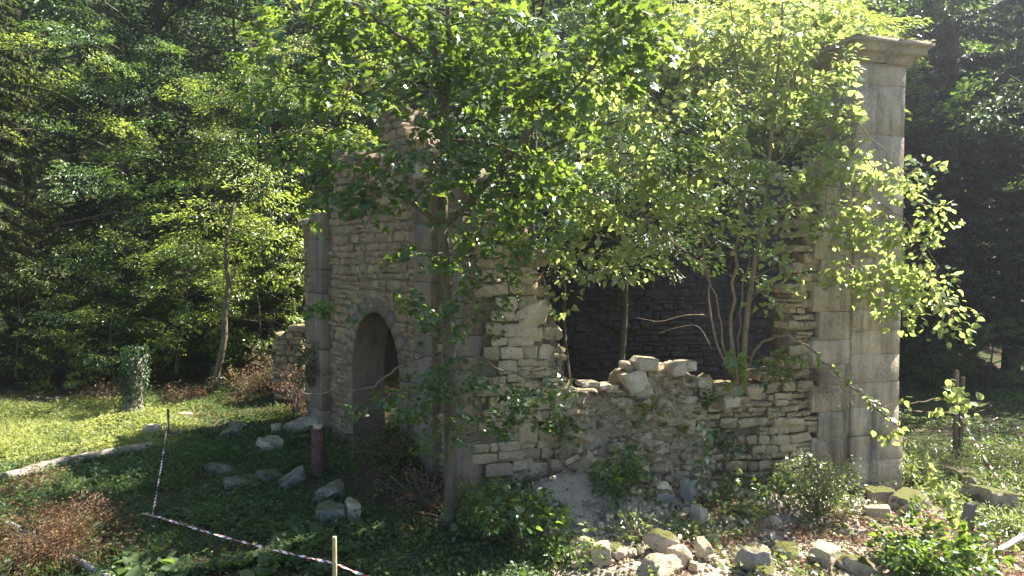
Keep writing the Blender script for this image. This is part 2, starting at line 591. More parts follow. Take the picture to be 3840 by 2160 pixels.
class Wall:
    def __init__(self, O, U, N):
        self.O = np.array((O[0], O[1], 0.0))
        self.U = np.array((U[0], U[1], 0.0)) / math.hypot(*U[:2])
        self.N = np.array((N[0], N[1], 0.0)) / math.hypot(*N[:2])
        self.flip = np.cross(self.U, self.N)[2] < 0
        self.stones = []

    def uz(self, px, py):
        d = ray(px, py)
        t = ((self.O - _C) @ self.N) / (d @ self.N)
        p = _C + d * t
        return float((p - self.O) @ self.U), float(p[2])

    def P(self, u, z, out=0.0):
        return self.O + self.U * u + self.N * out + np.array((0, 0, z))

    def profile(self, pxs):
        pts = sorted(self.uz(*p) for p in pxs)
        u = np.array([p[0] for p in pts])
        z = np.array([p[1] for p in pts])
        return lambda q: np.interp(q, u, z)

    def world(self, v, u, z, out, roll=0.0):
        c, s = math.cos(roll), math.sin(roll)
        x = v[:, 0] * c - v[:, 2] * s
        zz = v[:, 0] * s + v[:, 2] * c
        return x[:, None] * self.U + v[:, 1][:, None] * self.N + zz[:, None] * np.array((0, 0, 1.0)), self.P(u, z, out)

    def add_stone(self, u, z, w, h, d, jit, r, out, rg, mat, bulge=0.02, back=False, roll=0.0, name="stone", smooth=True):
        v, f3, f4 = stone_geo(w, h, d, jit, r, rg, bulge, back)
        v, c = self.world(v, u, z, out, roll)
        if self.flip:
            f3, f4 = f3[:, ::-1], f4[:, ::-1]
        self.stones.append((v, c, f3, f4, mat, w * h, name, smooth))

    def courses(self, u0, u1, z0, z1, keep, hr, wr, rg, size=None):
        """irregular coursed rubble: yields u, z, w, h"""
        z = z0
        res = []
        k = 0
        while z < z1:
            hc = rg.uniform(*hr)
            u = u0 - rg.random() * wr[0]
            k += 1
            while u < u1:
                w = rg.uniform(*wr) * (0.7 + 0.6 * rg.random())
                hh = hc
                uc = u + w / 2
                wob = 0.10 * (vnoise(uc * 0.7, k * 0.31, 4.0) - 0.5) + 0.05 * (vnoise(uc * 2.3, k * 0.9, 6.0) - 0.5)
                zc = z + hc / 2 + wob
                t = rg.random()
                if t < 0.16 and hc > hr[0] * 1.3:
                    a = rg.uniform(0.4, 0.6)
                    parts = [(uc, zc - hh * (1 - a) / 2, w, hh * a), (uc, zc + hh * a / 2, w, hh * (1 - a))]
                elif t < 0.25:
                    a = rg.uniform(0.35, 0.65)
                    parts = [(u + w * a / 2, zc, w * a, hh), (u + w * (1 + a) / 2, zc, w * (1 - a), hh)]
                else:
                    parts = [(uc, zc, w, hh)]
                for q in parts:
                    if keep(*q):
                        res.append(q)
                u += w
            z += hc
        return res

    def core(self, name, parent, mat, u0, u1, z0, z1, inside, thick, front=-0.09, cell=0.14, amp=0.04, seed=1.0):
        """the mortar body behind the stone faces, as a lumpy solid of cells"""
        us = np.arange(u0, u1 + cell, cell)
        zs = np.arange(z0, z1 + cell, cell)
        nu, nz = len(us), len(zs)
        UU, ZZ = np.meshgrid(us, zs)
        ins = inside((UU[:-1, :-1] + UU[1:, 1:]) / 2, (ZZ[:-1, :-1] + ZZ[1:, 1:]) / 2)
        off = front + amp * 2 * (fbm(UU * 3.1, ZZ * 3.1, seed) - 0.5)
        ju = UU + 0.05 * (vnoise(UU * 5, ZZ * 5, seed + 3) - 0.5)
        jz = ZZ + 0.08 * (vnoise(UU * 4, ZZ * 4, seed + 5) - 0.5)
        fr = self.O + ju[..., None] * self.U + off[..., None] * self.N + jz[..., None] * np.array((0, 0, 1.0))
        bk = self.O + ju[..., None] * self.U + (-thick) * self.N + jz[..., None] * np.array((0, 0, 1.0))
        v = np.concatenate((fr.reshape(-1, 3), bk.reshape(-1, 3)))
        n = nu * nz
        f = []
        for a in range(nz - 1):
            for b in range(nu - 1):
                if not ins[a, b]:
                    continue
                i = a * nu + b
                f.append((i, i + 1, i + nu + 1, i + nu))
                f.append((n + i, n + i + nu, n + i + nu + 1, n + i + 1))
                if a == 0 or not ins[a - 1, b]:
                    f.append((i, n + i, n + i + 1, i + 1))
                if a == nz - 2 or not ins[a + 1, b]:
                    f.append((i + nu, i + nu + 1, n + i + nu + 1, n + i + nu))
                if b == 0 or not ins[a, b - 1]:
                    f.append((i, i + nu, n + i + nu, n + i))
                if b == nu - 2 or not ins[a, b + 1]:
                    f.append((i + 1, n + i + 1, n + i + nu + 1, i + nu + 1))
        if not f:
            return None
        f = np.array(f)
        used = np.unique(f)
        remap = np.zeros(len(v), np.int64)
        remap[used] = np.arange(len(used))
        f = remap[f]
        if not self.flip:
            f = f[:, ::-1]
        return MB().add(v[used], None, f).build(name, mat, parent, smooth=True)

    def finish(self, root, rest_name="small_stones", limit=295, prefer=None):
        """the stones that show largest become parts, the rest one part"""
        C = np.array([s[1] for s in self.stones])
        q = to_px(C)
        area = np.array([s[5] for s in self.stones]) / q[:, 2] ** 2
        vis = (q[:, 0] > -20) & (q[:, 0] < 3860) & (q[:, 1] > -20) & (q[:, 1] < 2180)
        score = area * np.where(vis, 1, 0.01)
        if prefer is not None:
            score = score * np.array([prefer(*p[:2]) for p in q])
        order = np.argsort(-score)
        rest = {}
        for k, i in enumerate(order):
            v, c, f3, f4, mat, _, name, smooth = self.stones[i]
            if k < limit:
                me = MB().add(v, f3, f4).mesh(name, smooth)
                if smooth:
                    me.set_sharp_from_angle(angle=0.6)
                me.materials.append(mat)
                obj(name, me, root, Vector(c))
            else:
                rest.setdefault(mat.name, (mat, MB()))[1].add(v + c, f3, f4)
        for mat, mb in rest.values():
            o = tag(mb.build(rest_name, mat, root, smooth=True), kind="stuff")
            o.data.set_sharp_from_angle(angle=0.6)


# ---- where the ruin stands
C0 = at(1775, 1900, 12.7)
FAC = Wall(C0, (-0.6, 0.8), (-0.8, -0.6))          # the gateway front, receding to the left
RUN = Wall(C0, (0.97, 0.242), (0.242, -0.97))      # the broken side wall, running right to the pier


def build_facade():
    rg = np.random.default_rng(11)
    W = FAC
    L = W.uz(1140, 1400)[0]
    root = thing("gateway_wall", (*W.P(L / 2, 0, 0)[:2], 0), "tall ruined rubble stone front with a round arched gateway, behind the maple trunk", "ruin")
    top = W.profile([(1775, 700), (1700, 690), (1645, 720), (1640, 640), (1575, 630), (1570, 560), (1495, 470), (1490, 395), (1418, 395), (1414, 790), (1335, 800), (1330, 560), (1240, 560), (1236, 822), (1138, 830)])
    au0, _ = W.uz(1500, 1400)
    au1, _ = W.uz(1322, 1400)
    zs = W.uz(1405, 1400)[1]
    za = W.uz(1405, 1170)[1]
    ac, ah, av = (au0 + au1) / 2, (au1 - au0) / 2, za - zs

    def in_arch(u, z, grow=0.0):
        u, z = np.asarray(u, float), np.asarray(z, float)
        e = ((u - ac) / (ah + grow)) ** 2 + (np.maximum(0, z - zs) / (av + grow)) ** 2
        return e < 1
    pil = [(W.uz(1775, 1400)[0] + 0.02, W.uz(1735, 1400)[0], 0.22), (W.uz(1645, 1400)[0], W.uz(1578, 1400)[0], 0.16), (W.uz(1238, 1400)[0], W.uz(1196, 1400)[0], 0.24)]

    def keep(u, z, w, h):
        if u - w * 0.4 < 0.02 or u + w * 0.4 > L + 0.05:
            return False
        if z - h * 0.2 > float(top(u)) - 0.7 * float(vnoise(u * 2.3, 3.0, 71)) ** 2:
            return False
        if in_arch(u, z, 0.36) or in_arch(u - w * 0.35, z, 0.26) or in_arch(u + w * 0.35, z, 0.26):
            return False
        for a, b, _ in pil:
            if a - 0.02 < u < b + 0.02:
                return False
        return True
    for u, z, w, h in W.courses(0, L + 0.2, -0.35, 9.5, keep, (0.13, 0.25), (0.24, 0.58), rg):
        W.add_stone(u, z, w * 0.985, h * 0.97, 0.3, 0.10, 0.10, rg.normal(0, 0.018), rg, M["wall"], 0.035, roll=rg.normal(0, 0.025), back=True)
    # dressed pilasters: a column of blocks each
    for a, b, out in pil:
        z = -0.3
        while z < float(top((a + b) / 2)) - 0.1:
            h = rg.uniform(0.5, 0.95)
            W.add_stone((a + b) / 2, z + h / 2, (b - a) * 0.995, h - 0.008, 0.5 + out, 0.008, 0.018, out + rg.normal(0, 0.006), rg, M["stained_shaded"], 0.01, back=True, smooth=False, name="pilaster_block")
            z += h
    # arch: wedge blocks through the whole thickness, jamb blocks below
    T = 0.85
    n = 15
    for k in range(n):
        t0, t1 = math.pi * k / n + 0.006, math.pi * (k + 1) / n - 0.006
        ring = []
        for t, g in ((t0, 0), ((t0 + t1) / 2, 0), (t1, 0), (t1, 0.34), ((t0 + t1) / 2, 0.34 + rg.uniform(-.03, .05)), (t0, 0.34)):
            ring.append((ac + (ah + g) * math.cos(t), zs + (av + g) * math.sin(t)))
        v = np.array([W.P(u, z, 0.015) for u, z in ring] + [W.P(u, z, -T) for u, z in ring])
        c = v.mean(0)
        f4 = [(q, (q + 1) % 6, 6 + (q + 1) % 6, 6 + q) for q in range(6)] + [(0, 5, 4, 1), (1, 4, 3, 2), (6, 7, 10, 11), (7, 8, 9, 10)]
        W.stones.append((v - c, c, np.zeros((0, 3), int), np.array(f4), M["stained_shaded"], 5.0, "arch_block", False))
    for sgn in (-1, 1):
        z = -0.3
        while z < zs - 0.05:
            h = min(rg.uniform(0.6, 0.9), zs - z)
            if zs - z - h < 0.2:
                h = zs - z
            W.add_stone(ac + sgn * (ah + 0.17), z + h / 2, 0.34, h - 0.006, T, 0.004, 0.012, 0.012 + rg.normal(0, 0.003), rg, M["stained_shaded"], 0.004, back=True, smooth=False, name="jamb_block")  # darker stone paints the shade of the opening onto the jambs
            z += h

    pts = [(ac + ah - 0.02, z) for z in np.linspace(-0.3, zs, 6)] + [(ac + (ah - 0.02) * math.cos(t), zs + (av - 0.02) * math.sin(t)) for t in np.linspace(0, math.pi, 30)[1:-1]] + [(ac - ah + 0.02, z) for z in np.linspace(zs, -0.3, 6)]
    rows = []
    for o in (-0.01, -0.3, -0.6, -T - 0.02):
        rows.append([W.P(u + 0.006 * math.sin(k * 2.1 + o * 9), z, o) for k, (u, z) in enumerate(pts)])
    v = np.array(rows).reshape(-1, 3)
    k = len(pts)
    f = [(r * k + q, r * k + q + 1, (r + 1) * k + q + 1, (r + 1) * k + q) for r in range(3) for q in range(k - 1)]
    MB().add(v, None, f).build("plaster_reveal", M["stained_shaded"], root, smooth=True)  # shade of the opening painted by the darker colour

    def inside(u, z):
        return (z < top(u) - 0.12) & (u > 0.1) & (u < L) & ~in_arch(u, z, 0.30)
    W.core("mortar", root, M["mortar"], 0.05, L, -0.4, 9.0, inside, 0.84, front=-0.03)
    # a moulded string course where the upper storey began
    zc = W.uz(1190, 828)[1]
    for a, b in ((pil[2][1], L + 0.04),):
        W.add_stone((a + b) / 2, zc, b - a, 0.16, 0.9, 0.02, 0.1, 0.12, rg, M["dressed"], 0.01, back=True, smooth=False, name="cornice_block")
    # a pale capital left standing high on the middle pilaster
    cu, cz = W.uz(1608, 640)
    W.add_stone(cu, cz, 0.62, 0.36, 0.55, 0.02, 0.12, 0.22, rg, M["rock"], 0.01, back=True, smooth=False, name="capital")
    W.finish(root, prefer=lambda x, y: 1.0 if y > 820 else 0.4)
    return root


def build_run():
    rg = np.random.default_rng(23)
    W = RUN
    root = thing("broken_side_wall", (*W.P(4, 0, 0)[:2], 0), "crumbling limestone side wall with a deep breach, jagged left edge and heaped rubble", "ruin")
    top = W.profile([(1776, 760), (1905, 790), (1985, 850), (2004, 950), (2045, 1020), (2062, 1090), (2090, 1105), (2072, 1215), (2102, 1255), (2090, 1330), (2112, 1390), (2118, 1455),
                     (2250, 1470), (2320, 1450), (2345, 1395), (2430, 1370), (2540, 1360), (2640, 1430), (2760, 1460), (2860, 1440), (2910, 1385), (2960, 1350), (2966, 1150), (2985, 1000), (2992, 880), (3004, 745), (3075, 730), (3085, 640), (3165, 560), (3230, 540)])
    uA = W.uz(2110, 1400)[0]
    uB = W.uz(2600, 1500)[0]
    uD = W.uz(2955, 1400)[0]
    uE = W.uz(3176, 1200)[0]

    def below(u, z, h, s=0.15):
        return z - h * s < float(top(u))
    # the standing corner: big squared blocks at its torn edge, smaller stones to the left
    for u, z, w, h in W.courses(0.02, uA * 0.55, -0.4, 6.5, lambda u, z, w, h: u - w * .4 > 0 and below(u, z, h), (0.16, 0.30), (0.28, 0.62), rg):
        W.add_stone(u, z, w * 0.985, h * 0.97, 0.62, 0.09, 0.08, rg.normal(0, 0.025), rg, M["front"], 0.035, back=True, roll=rg.normal(0, 0.02))
    z = -0.3
    k = 0
    while z < 6.0:
        h = [0.34, 0.22, 0.46, 0.28, 0.5, 0.24, 0.3][k % 7] * rg.uniform(0.85, 1.15)
        k += 1
        zc = z + h / 2
        us = np.linspace(uA * 0.5, uA * 1.25, 60)
        ok = us[(top(us) > zc)]
        if len(ok) < 3:
            z += h
            continue
        u0, u1 = ok.min(), min(ok.max(), uA + 0.05 if zc > 2.4 else uA)
        u1 = u1 + rg.normal(0, 0.12)
        u = u0
        while u < u1 - 0.08:
            w = min(rg.uniform(0.35, 0.75), u1 - u)
            if u1 - u - w < 0.32:
                w = u1 - u
            W.add_stone(u + w / 2, zc, w * 0.985, h * 0.97, 0.7, 0.08, 0.09, rg.normal(0.02, 0.05), rg, M["front"], 0.05, back=True, roll=rg.normal(0, 0.02))
            u += w
        z += h
    # right of the breach: thin coursed rubble up to the pier
    for u, z, w, h in W.courses(uB - 0.1, uE, -0.4, 6.5, lambda u, z, w, h: below(u, z, h) and u < uE - 0.05 and (u > uB + 0.25 * math.sin(z * 3.0)), (0.11, 0.24), (0.2, 0.5), rg):
        px = to_px(W.P(u, z))[0]
        if px[0] > 3060 and px[1] < 1750:
            continue
        bul = 0.10 * math.sin(u * 2.1) * math.sin(z * 1.7)
        W.add_stone(u, z, w * 0.98, h * 0.95, 0.5, 0.12, 0.10, rg.normal(bul, 0.05), rg, M["front"], 0.035, back=True, roll=rg.normal(0, 0.04))
    # dressed facing that still clings beside the pier
    z = -0.4
    k = 0
    while z < 6.4:
        h = rg.uniform(0.42, 0.66)
        u = W.uz(3060, 1300)[0] - (0.16 if k % 2 else 0.0)
        k += 1
        while u < uE:
            w = min(rg.uniform(0.45, 0.8), uE - u + 0.02)
            if top(u + w / 2) > z + h * 0.4 and (z + h / 2 > -0.2):
                W.add_stone(u + w / 2, z + h / 2, w - 0.004, h - 0.005, 0.6, 0.008, 0.014, 0.12 + rg.normal(0, 0.006), rg, M["dressed"], 0.008, back=True, smooth=False, name="ashlar_block")
            u += w
        z += h
    # the breach itself: a lumpy sloping mass of lime mortar with stones caught in it
    nu, nz = 90, 60
    uu = np.linspace(uA - 0.35, uB + 0.45, nu)
    tt = np.linspace(0, 1, nz)
    UU, TT = np.meshgrid(uu, tt)
    tp = np.interp(UU, uu, top(uu) - 0.06)
    z0 = -0.35
    ZZ = z0 + (tp - z0) * TT
    edge = sstep(0, 0.5, UU - uu[0]) * sstep(0, 0.5, uu[-1] - UU)
    out = edge * (0.75 * (1 - TT) ** 1.3 + 0.10) - 0.10 + 0.42 * (fbm(UU * 1.5, ZZ * 1.5, 31) - 0.5) * edge + 0.16 * (fbm(UU * 5, ZZ * 5, 33) - 0.5)
    out = out + 0.25 * edge * np.maximum(0, vnoise(UU * 2.6 + TT * 2, ZZ * 1.2, 41) - 0.62)
    v = W.O + UU[..., None] * W.U + out[..., None] * W.N + ZZ[..., None] * np.array((0, 0, 1.0))
    # carry the top back over the wall
    back = [v[-1] - W.N * q + np.array((0, 0, 0.10 * math.sin(q * 4) - q * 0.1)) + (rg.random((nu, 3)) - 0.5) * 0.05 for q in (0.25, 0.5, 0.8)]
    v = np.concatenate((v.reshape(-1, 3), *back))
    rows = nz + 3
    i = (np.arange(rows - 1)[:, None] * nu + np.arange(nu - 1)[None, :]).ravel()
    f = np.stack((i, i + 1, i + nu + 1, i + nu), 1)
    MB().add(v, None, f).build("fallen_mortar", M["lime"], root, smooth=True)
    for _ in range(360):
        a, b = rg.integers(3, nu - 3), rg.integers(4, nz - 1)
        u, z, o = UU[b, a], ZZ[b, a], out[b, a]
        s = rg.choice([0.11, 0.17, 0.23, 0.32], p=[.35, .35, .22, .08])
        W.add_stone(u, z, s * rg.uniform(0.9, 1.7), s * rg.uniform(0.6, 1.0), s, 0.13, 0.2, o + s * rg.uniform(-0.05, 0.42), rg, M["front"], 0.05, back=True, roll=rg.normal(0, 0.3))
    # rows of bigger stones along the crest of the rubble
    for px, py, w, h in ((2366, 1425, .62, .52), (2372, 1375, .42, .2), (2410, 1362, .60, .36), (2405, 1465, .46, .28), (2556, 1368, .44, .26), (2545, 1440, .42, .34), (2610, 1430, .36, .26), (2560, 1495, .55, .32), (2640, 1475, .5, .36), (2195, 1435, .5, .14),
                         (2470, 1392, .4, .26), (2510, 1375, .42, .3), (2250, 1446, .3, .12), (2290, 1456, .34, .2), (2720, 1500, .55, .36), (2340, 1510, .5, .3), (2430, 1545, .42, .24)):
        u, z = W.uz(px, py)
        W.add_stone(u, z, w * 0.74, h * 0.76, 0.38, 0.10, 0.12, 0.22 + rg.normal(0, 0.07), rg, M["rock"], 0.04, back=True, roll=rg.normal(0, 0.16))
    W.core("mortar", root, M["mortar"], 0.1, uE, -0.5, 6.0, lambda u, z: (z < top(u) - 0.15) & ((u < uA - 0.1) | (u > uA)) , 0.68, front=-0.10)
    W.finish(root, prefer=lambda x, y: 1.0)
    return root


def build_pier():
    rg = np.random.default_rng(5)
    ku = RUN.uz(3176, 1200)[0]
    K = RUN.P(ku, 0, 0.16)
    R = Wall(K, RUN.U[:2], RUN.N[:2])
    root = thing("stone_pier", (K[0] + 0.2, K[1] + 0.5, -0.5), "tall pale ashlar pier with moulded cornice at the right end of the ruin", "pillar")
    wr, dl = RUN.uz(3356, 1200)[0] - ku, 0.95
    z = -0.75
    top = R.uz(3236, 232)[1]
    k = 0
    while z < top - 0.02:
        h = rg.uniform(0.42, 0.62) if z < 4.2 else rg.uniform(0.7, 1.15)
        if top - z - h < 0.3:
            h = top - z
        flare = 0.07 if z < 0.5 else 0.0
        cuts = [0, wr] if k % 3 == 2 else ([0, wr * rg.uniform(0.3, 0.45), wr] if k % 2 else [0, wr * rg.uniform(0.55, 0.7), wr])
        for a, b in zip(cuts[:-1], cuts[1:]):
            a2 = a - (flare if a == 0 else 0)
            b2 = b + (flare if b == wr else 0)
            R.add_stone((a2 + b2) / 2, z + h / 2, (b2 - a2) - 0.003, h - 0.004, dl + flare, 0.006, 0.010, rg.normal(0, 0.006) + flare, rg, M["dressed"], 0.006, back=True, smooth=False, name="ashlar_block")
        z += h
        k += 1
    R.finish(root, limit=300)
    # cornice in two lengths, stepped mouldings, weathered cap
    prof = [(-0.02, 0.0), (0.09, 0.0), (0.10, 0.08), (0.24, 0.17), (0.28, 0.18), (0.27, 0.26), (0.34, 0.33), (0.37, 0.34), (0.37, 0.42)]
    for a, b, dz in ((0.0, 0.56, 0.0), (0.57, 1.0, -0.012)):
        mb = MB()
        rings = []
        for o, zz in prof:
            x0 = -o if a == 0 else wr * a
            x1 = wr + o if b == 1 else wr * b
            rings.append([R.P(x0, top + zz + dz, o), R.P(x1, top + zz + dz, o), R.P(x1, top + zz + dz, -dl - o), R.P(x0, top + zz + dz, -dl - o)])
        o = 0.12
        rings.append([R.P(max(-o, wr * a) if a == 0 else wr * a, top + 0.53, o * 0.3), R.P(wr * b, top + 0.52, o * 0.3), R.P(wr * b, top + 0.53, -dl), R.P(wr * a, top + 0.53, -dl)])
        v = np.array(rings).reshape(-1, 3)
        f = []
        for q in range(len(rings) - 1):
            for s in range(4):
                t = (s + 1) % 4
                f.append((q * 4 + s, q * 4 + t, q * 4 + 4 + t, q * 4 + 4 + s))
        e = (len(rings) - 1) * 4
        f += [(0, 3, 2, 1), (e, e + 1, e + 2, e + 3)]
        mb.add(v, None, f)
        corn = mb.build("cornice_block", M["cornice"], root)
    # moss along the cornice top
    mb = MB()
    for _ in range(150):
        t = rg.random()
        side = rg.random()
        if side < 0.6:
            p = R.P(-0.34 + t * (wr + 0.68), top + 0.42, 0.34 - rg.random() * 0.3)
        else:
            p = R.P(-0.34 + rg.random() * 0.25, top + 0.42, 0.4 - t * (dl + 0.7))
        s = rg.uniform(0.03, 0.08)
        v = np.array([(0, 0, 1), (1, 0, .3), (.3, .95, .3), (-.8, .6, .3), (-.8, -.6, .3), (.3, -.95, .3)]) * (s * 1.3, s * 1.3, s)
        mb.add(v + p - np.array((0, 0, s * 0.25)), [(0, 1, 2), (0, 2, 3), (0, 3, 4), (0, 4, 5), (0, 5, 1)])
    tag(mb.build("moss_fringe", M["moss"], corn, smooth=True), kind="stuff")
    return root


def build_inner():
    rg = np.random.default_rng(41)
    O = at(2000, 1400, 19.6)
    W = Wall(O, (0.97, 0.242), (0.242, -0.97))
    root = thing("inner_back_wall", (O[0] + 3, O[1] + 1, 0), "rubble wall coloured dark for shade deep inside the ruin, seen through the breach", "wall")
    top = W.profile([(1900, 760), (2200, 700), (2480, 640), (2640, 640), (2760, 640), (2850, 620), (2960, 650), (3120, 700)])
    L = W.uz(3150, 1300)[0]
    for u, z, w, h in W.courses(-0.8, L, -0.3, 10, lambda u, z, w, h: z < float(top(u)) - 0.5 * float(vnoise(u * 1.9, 1.0, 72)), (0.11, 0.32), (0.22, 0.75), rg):
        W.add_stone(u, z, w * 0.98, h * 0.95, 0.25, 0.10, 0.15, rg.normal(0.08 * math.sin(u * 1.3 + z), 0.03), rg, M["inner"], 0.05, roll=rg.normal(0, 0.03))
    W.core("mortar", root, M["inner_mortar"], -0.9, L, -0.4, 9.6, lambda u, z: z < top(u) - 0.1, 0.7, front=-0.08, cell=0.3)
    W.finish(root, prefer=lambda x, y: 1.0 if (2050 < x < 3000 and 900 < y < 1460) else 0.15)
    # the side of the ruin behind the gateway front, closing the room on the left
    O2 = at(2130, 1400, 20.2)
    W2 = Wall(O2, (-0.45, -0.89), (0.89, -0.45))
    root2 = thing("inner_side_wall", (O2[0], O2[1], 0), "shadowed rubble wall at the left inside the breach", "wall")
    top2 = lambda u: 5.2 + 0.6 * np.sin(np.asarray(u) * 1.7)
    for u, z, w, h in W2.courses(0.0, 5.0, -0.3, 6.2, lambda u, z, w, h: z < float(top2(u)), (0.15, 0.30), (0.3, 0.7), rg):
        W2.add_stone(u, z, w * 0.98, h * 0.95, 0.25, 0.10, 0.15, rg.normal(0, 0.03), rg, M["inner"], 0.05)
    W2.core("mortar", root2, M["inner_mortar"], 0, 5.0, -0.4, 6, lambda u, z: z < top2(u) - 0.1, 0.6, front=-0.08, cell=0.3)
    W2.finish(root2, limit=200)


def build_sun_block_wall():  # added wall that keeps sun and light out of the arch
    rg = np.random.default_rng(47)
    a, z = FAC.uz(1405, 1500)
    O = FAC.P(a - 2.4, 0, -2.3)
    W = Wall(O, FAC.U[:2], FAC.N[:2])
    root = thing("sun_block_wall", (*W.P(2.4, 0)[:2], 0), "added stone wall, coloured dark for shade, blocking the sun behind the arched gateway", "wall")
    for u, z, w, h in W.courses(0, 4.8, -0.3, 6.8, lambda u, z, w, h: z < 6.5 + .3 * math.sin(u * 3), (0.2, 0.32), (0.35, 0.8), rg):
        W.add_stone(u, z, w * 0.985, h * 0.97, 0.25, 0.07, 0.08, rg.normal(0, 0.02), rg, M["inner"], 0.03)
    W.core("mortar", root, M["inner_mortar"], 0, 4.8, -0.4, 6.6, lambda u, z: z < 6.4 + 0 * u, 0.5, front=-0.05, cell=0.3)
    W.finish(root, limit=160)


def build_stub():
    rg = np.random.default_rng(51)
    O = at(1128, 1450, 21.5)
    W = Wall(O, (-0.97, 0.2), (-0.2, -0.97))
    root = thing("low_wall_stub", (O[0] - 0.4, O[1] + 0.3, 0), "low ruined wall stub overgrown with dry brush at the far left of the ruin", "wall")
    top = W.profile([(1135, 1215), (1090, 1225), (1040, 1260), (1030, 1330)])
    L = W.uz(1035, 1400)[0]
    for u, z, w, h in W.courses(0, L, -0.3, 3.4, lambda u, z, w, h: z < float(top(u)) and u < L, (0.15, 0.27), (0.25, 0.5), rg):
        W.add_stone(u, z, w * 0.98, h * 0.96, 0.45, 0.09, 0.15, rg.normal(0, 0.03), rg, M["wall"], 0.05, back=True)
    W.core("mortar", root, M["mortar"], 0, L, -0.4, 3.3, lambda u, z: z < top(u) - 0.1, 0.6, front=-0.08, cell=0.2)
    W.finish(root, limit=200)


build_facade()
build_run()
build_pier()
build_inner()
build_sun_block_wall()
build_stub()

# ------------------------------------------------------------------ leaves
def _leaf(outer, centre, fold=0.10, droop=0.12):
    pts = [centre] + outer
    v = np.array([(x, y, abs(x) * fold - droop * y * y) for x, y in pts])
    n = len(outer)
    return v, np.array([(0, 1 + k, 1 + (k + 1) % n) for k in range(n)])


_mr = [(0.0, 0.0), (0.10, 0.03), (0.30, -0.06), (0.29, 0.13), (0.54, 0.26), (0.40, 0.38), (0.46, 0.62), (0.20, 0.60), (0.0, 1.0)]
_rr = [(0, 0), (0.20, 0.02), (0.39, 0.26), (0.39, 0.55), (0.19, 0.84), (0.0, 1.04)]
_ro = _rr + [(-x, y) for x, y in _rr[-2:0:-1]]
_mo = _mr + [(-x, y) for x, y in _mr[-2:0:-1]]


def _dia(w, fold, droop):
    return np.array([(0, 0, 0), (w, 0.42, fold), (0, 1.0, -droop), (-w, 0.42, fold)]), np.array([(0, 1, 2), (0, 2, 3)])


LEAF = {   # each kind in flat, folded and curled blades
    "maple": [_leaf(_mo, (0.0, 0.34), f, d) for f, d in ((0.08, 0.10), (0.22, 0.22), (0.32, 0.42), (-0.12, 0.15))],
    "round": [_leaf(_ro, (0.0, 0.45), f, d) for f, d in ((0.08, 0.10), (0.30, 0.20), (0.50, 0.40), (-0.15, 0.25))],
    "simple": [_dia(0.27, 0.04, 0.05), _dia(0.24, 0.12, 0.15), _dia(0.18, 0.15, 0.30)],
    "narrow": [_dia(0.13, 0.02, 0.10), _dia(0.11, 0.06, 0.25)],
    "blade": [(np.array([(-0.035, 0, 0), (0.035, 0, 0), (0.03, 0.55, 0.05), (0.0, 1.0, -0.12), (-0.03, 0.55, 0.05)]), np.array([(0, 1, 2), (0, 2, 4), (4, 2, 3)]))],
}
_lrg = np.random.default_rng(4242)


def unit(a):
    return a / (np.linalg.norm(a, axis=-1, keepdims=True) + 1e-9)


def put_leaves(mb, kind, P, D, Nn, S):
    """leaf blades at P pointing along D with upper side Nn, of size S"""
    var = LEAF[kind]
    S = np.asarray(S, float)
    if len(var) > 1 and len(P) > 3:
        pick = _lrg.integers(0, len(var), len(P))
        for q in range(len(var)):
            k = pick == q
            if k.any():
                _put(mb, var[q], P[k], D[k], Nn[k], S[k])
    else:
        _put(mb, var[0], P, D, Nn, S)


def _put(mb, blade, P, D, Nn, S):
    v, f = blade
    D = unit(D)
    X = unit(np.cross(D, Nn))
    Z = np.cross(X, D)
    S = np.asarray(S)[:, None, None]
    W = P[:, None, :] + S * (v[None, :, 0:1] * X[:, None, :] + v[None, :, 1:2] * D[:, None, :] + v[None, :, 2:3] * Z[:, None, :])
    n, k = len(P), len(v)
    F = (np.arange(n)[:, None, None] * k + f[None]).reshape(-1, 3)
    mb.add(W.reshape(-1, 3), F)


def sprays(mb, kind, P, D, L, n, size, rg, tilt=0.45, flat=0.10, droop=0.25, width=0.55):
    """flat fans of leaves: from P along D over length L, n leaves each"""
    m = len(P)
    if m == 0:
        return
    D = unit(np.asarray(D, float))
    L = np.broadcast_to(np.asarray(L, float), (m,))
    up = np.array((0, 0, 1.0))
    up = unit(up + rg.normal(0, 0.22, (m, 3)))
    side = unit(np.cross(D, up))
    nn = unit(np.cross(side, D))
    t = np.sqrt(rg.random((m, n)) * 0.96 + 0.04)
    s = (rg.random((m, n)) * 2 - 1) * width * np.sqrt(np.clip(1.05 - (t - 0.45) ** 2 * 2.6, 0.05, 1))
    h = rg.normal(0, flat, (m, n))
    Lb = L[:, None]
    pos = (P[:, None, :] + D[:, None, :] * (t * Lb)[..., None] + side[:, None, :] * (s * Lb)[..., None] + nn[:, None, :] * (h * Lb)[..., None])
    pos[..., 2] -= droop * Lb * (t ** 2 + 0.6 * s ** 2)
    dirn = D[:, None, :] * (0.5 + 0.5 * t)[..., None] + side[:, None, :] * (s * 1.8)[..., None] + rg.normal(0, 0.28, (m, n, 3))
    dirn[..., 2] -= 0.25
    nrm = nn[:, None, :] + rg.normal(0, tilt, (m, n, 3))
    sz = size * rg.uniform(0.45, 1.3, m * n)
    put_leaves(mb, kind, pos.reshape(-1, 3), dirn.reshape(-1, 3), nrm.reshape(-1, 3), sz)


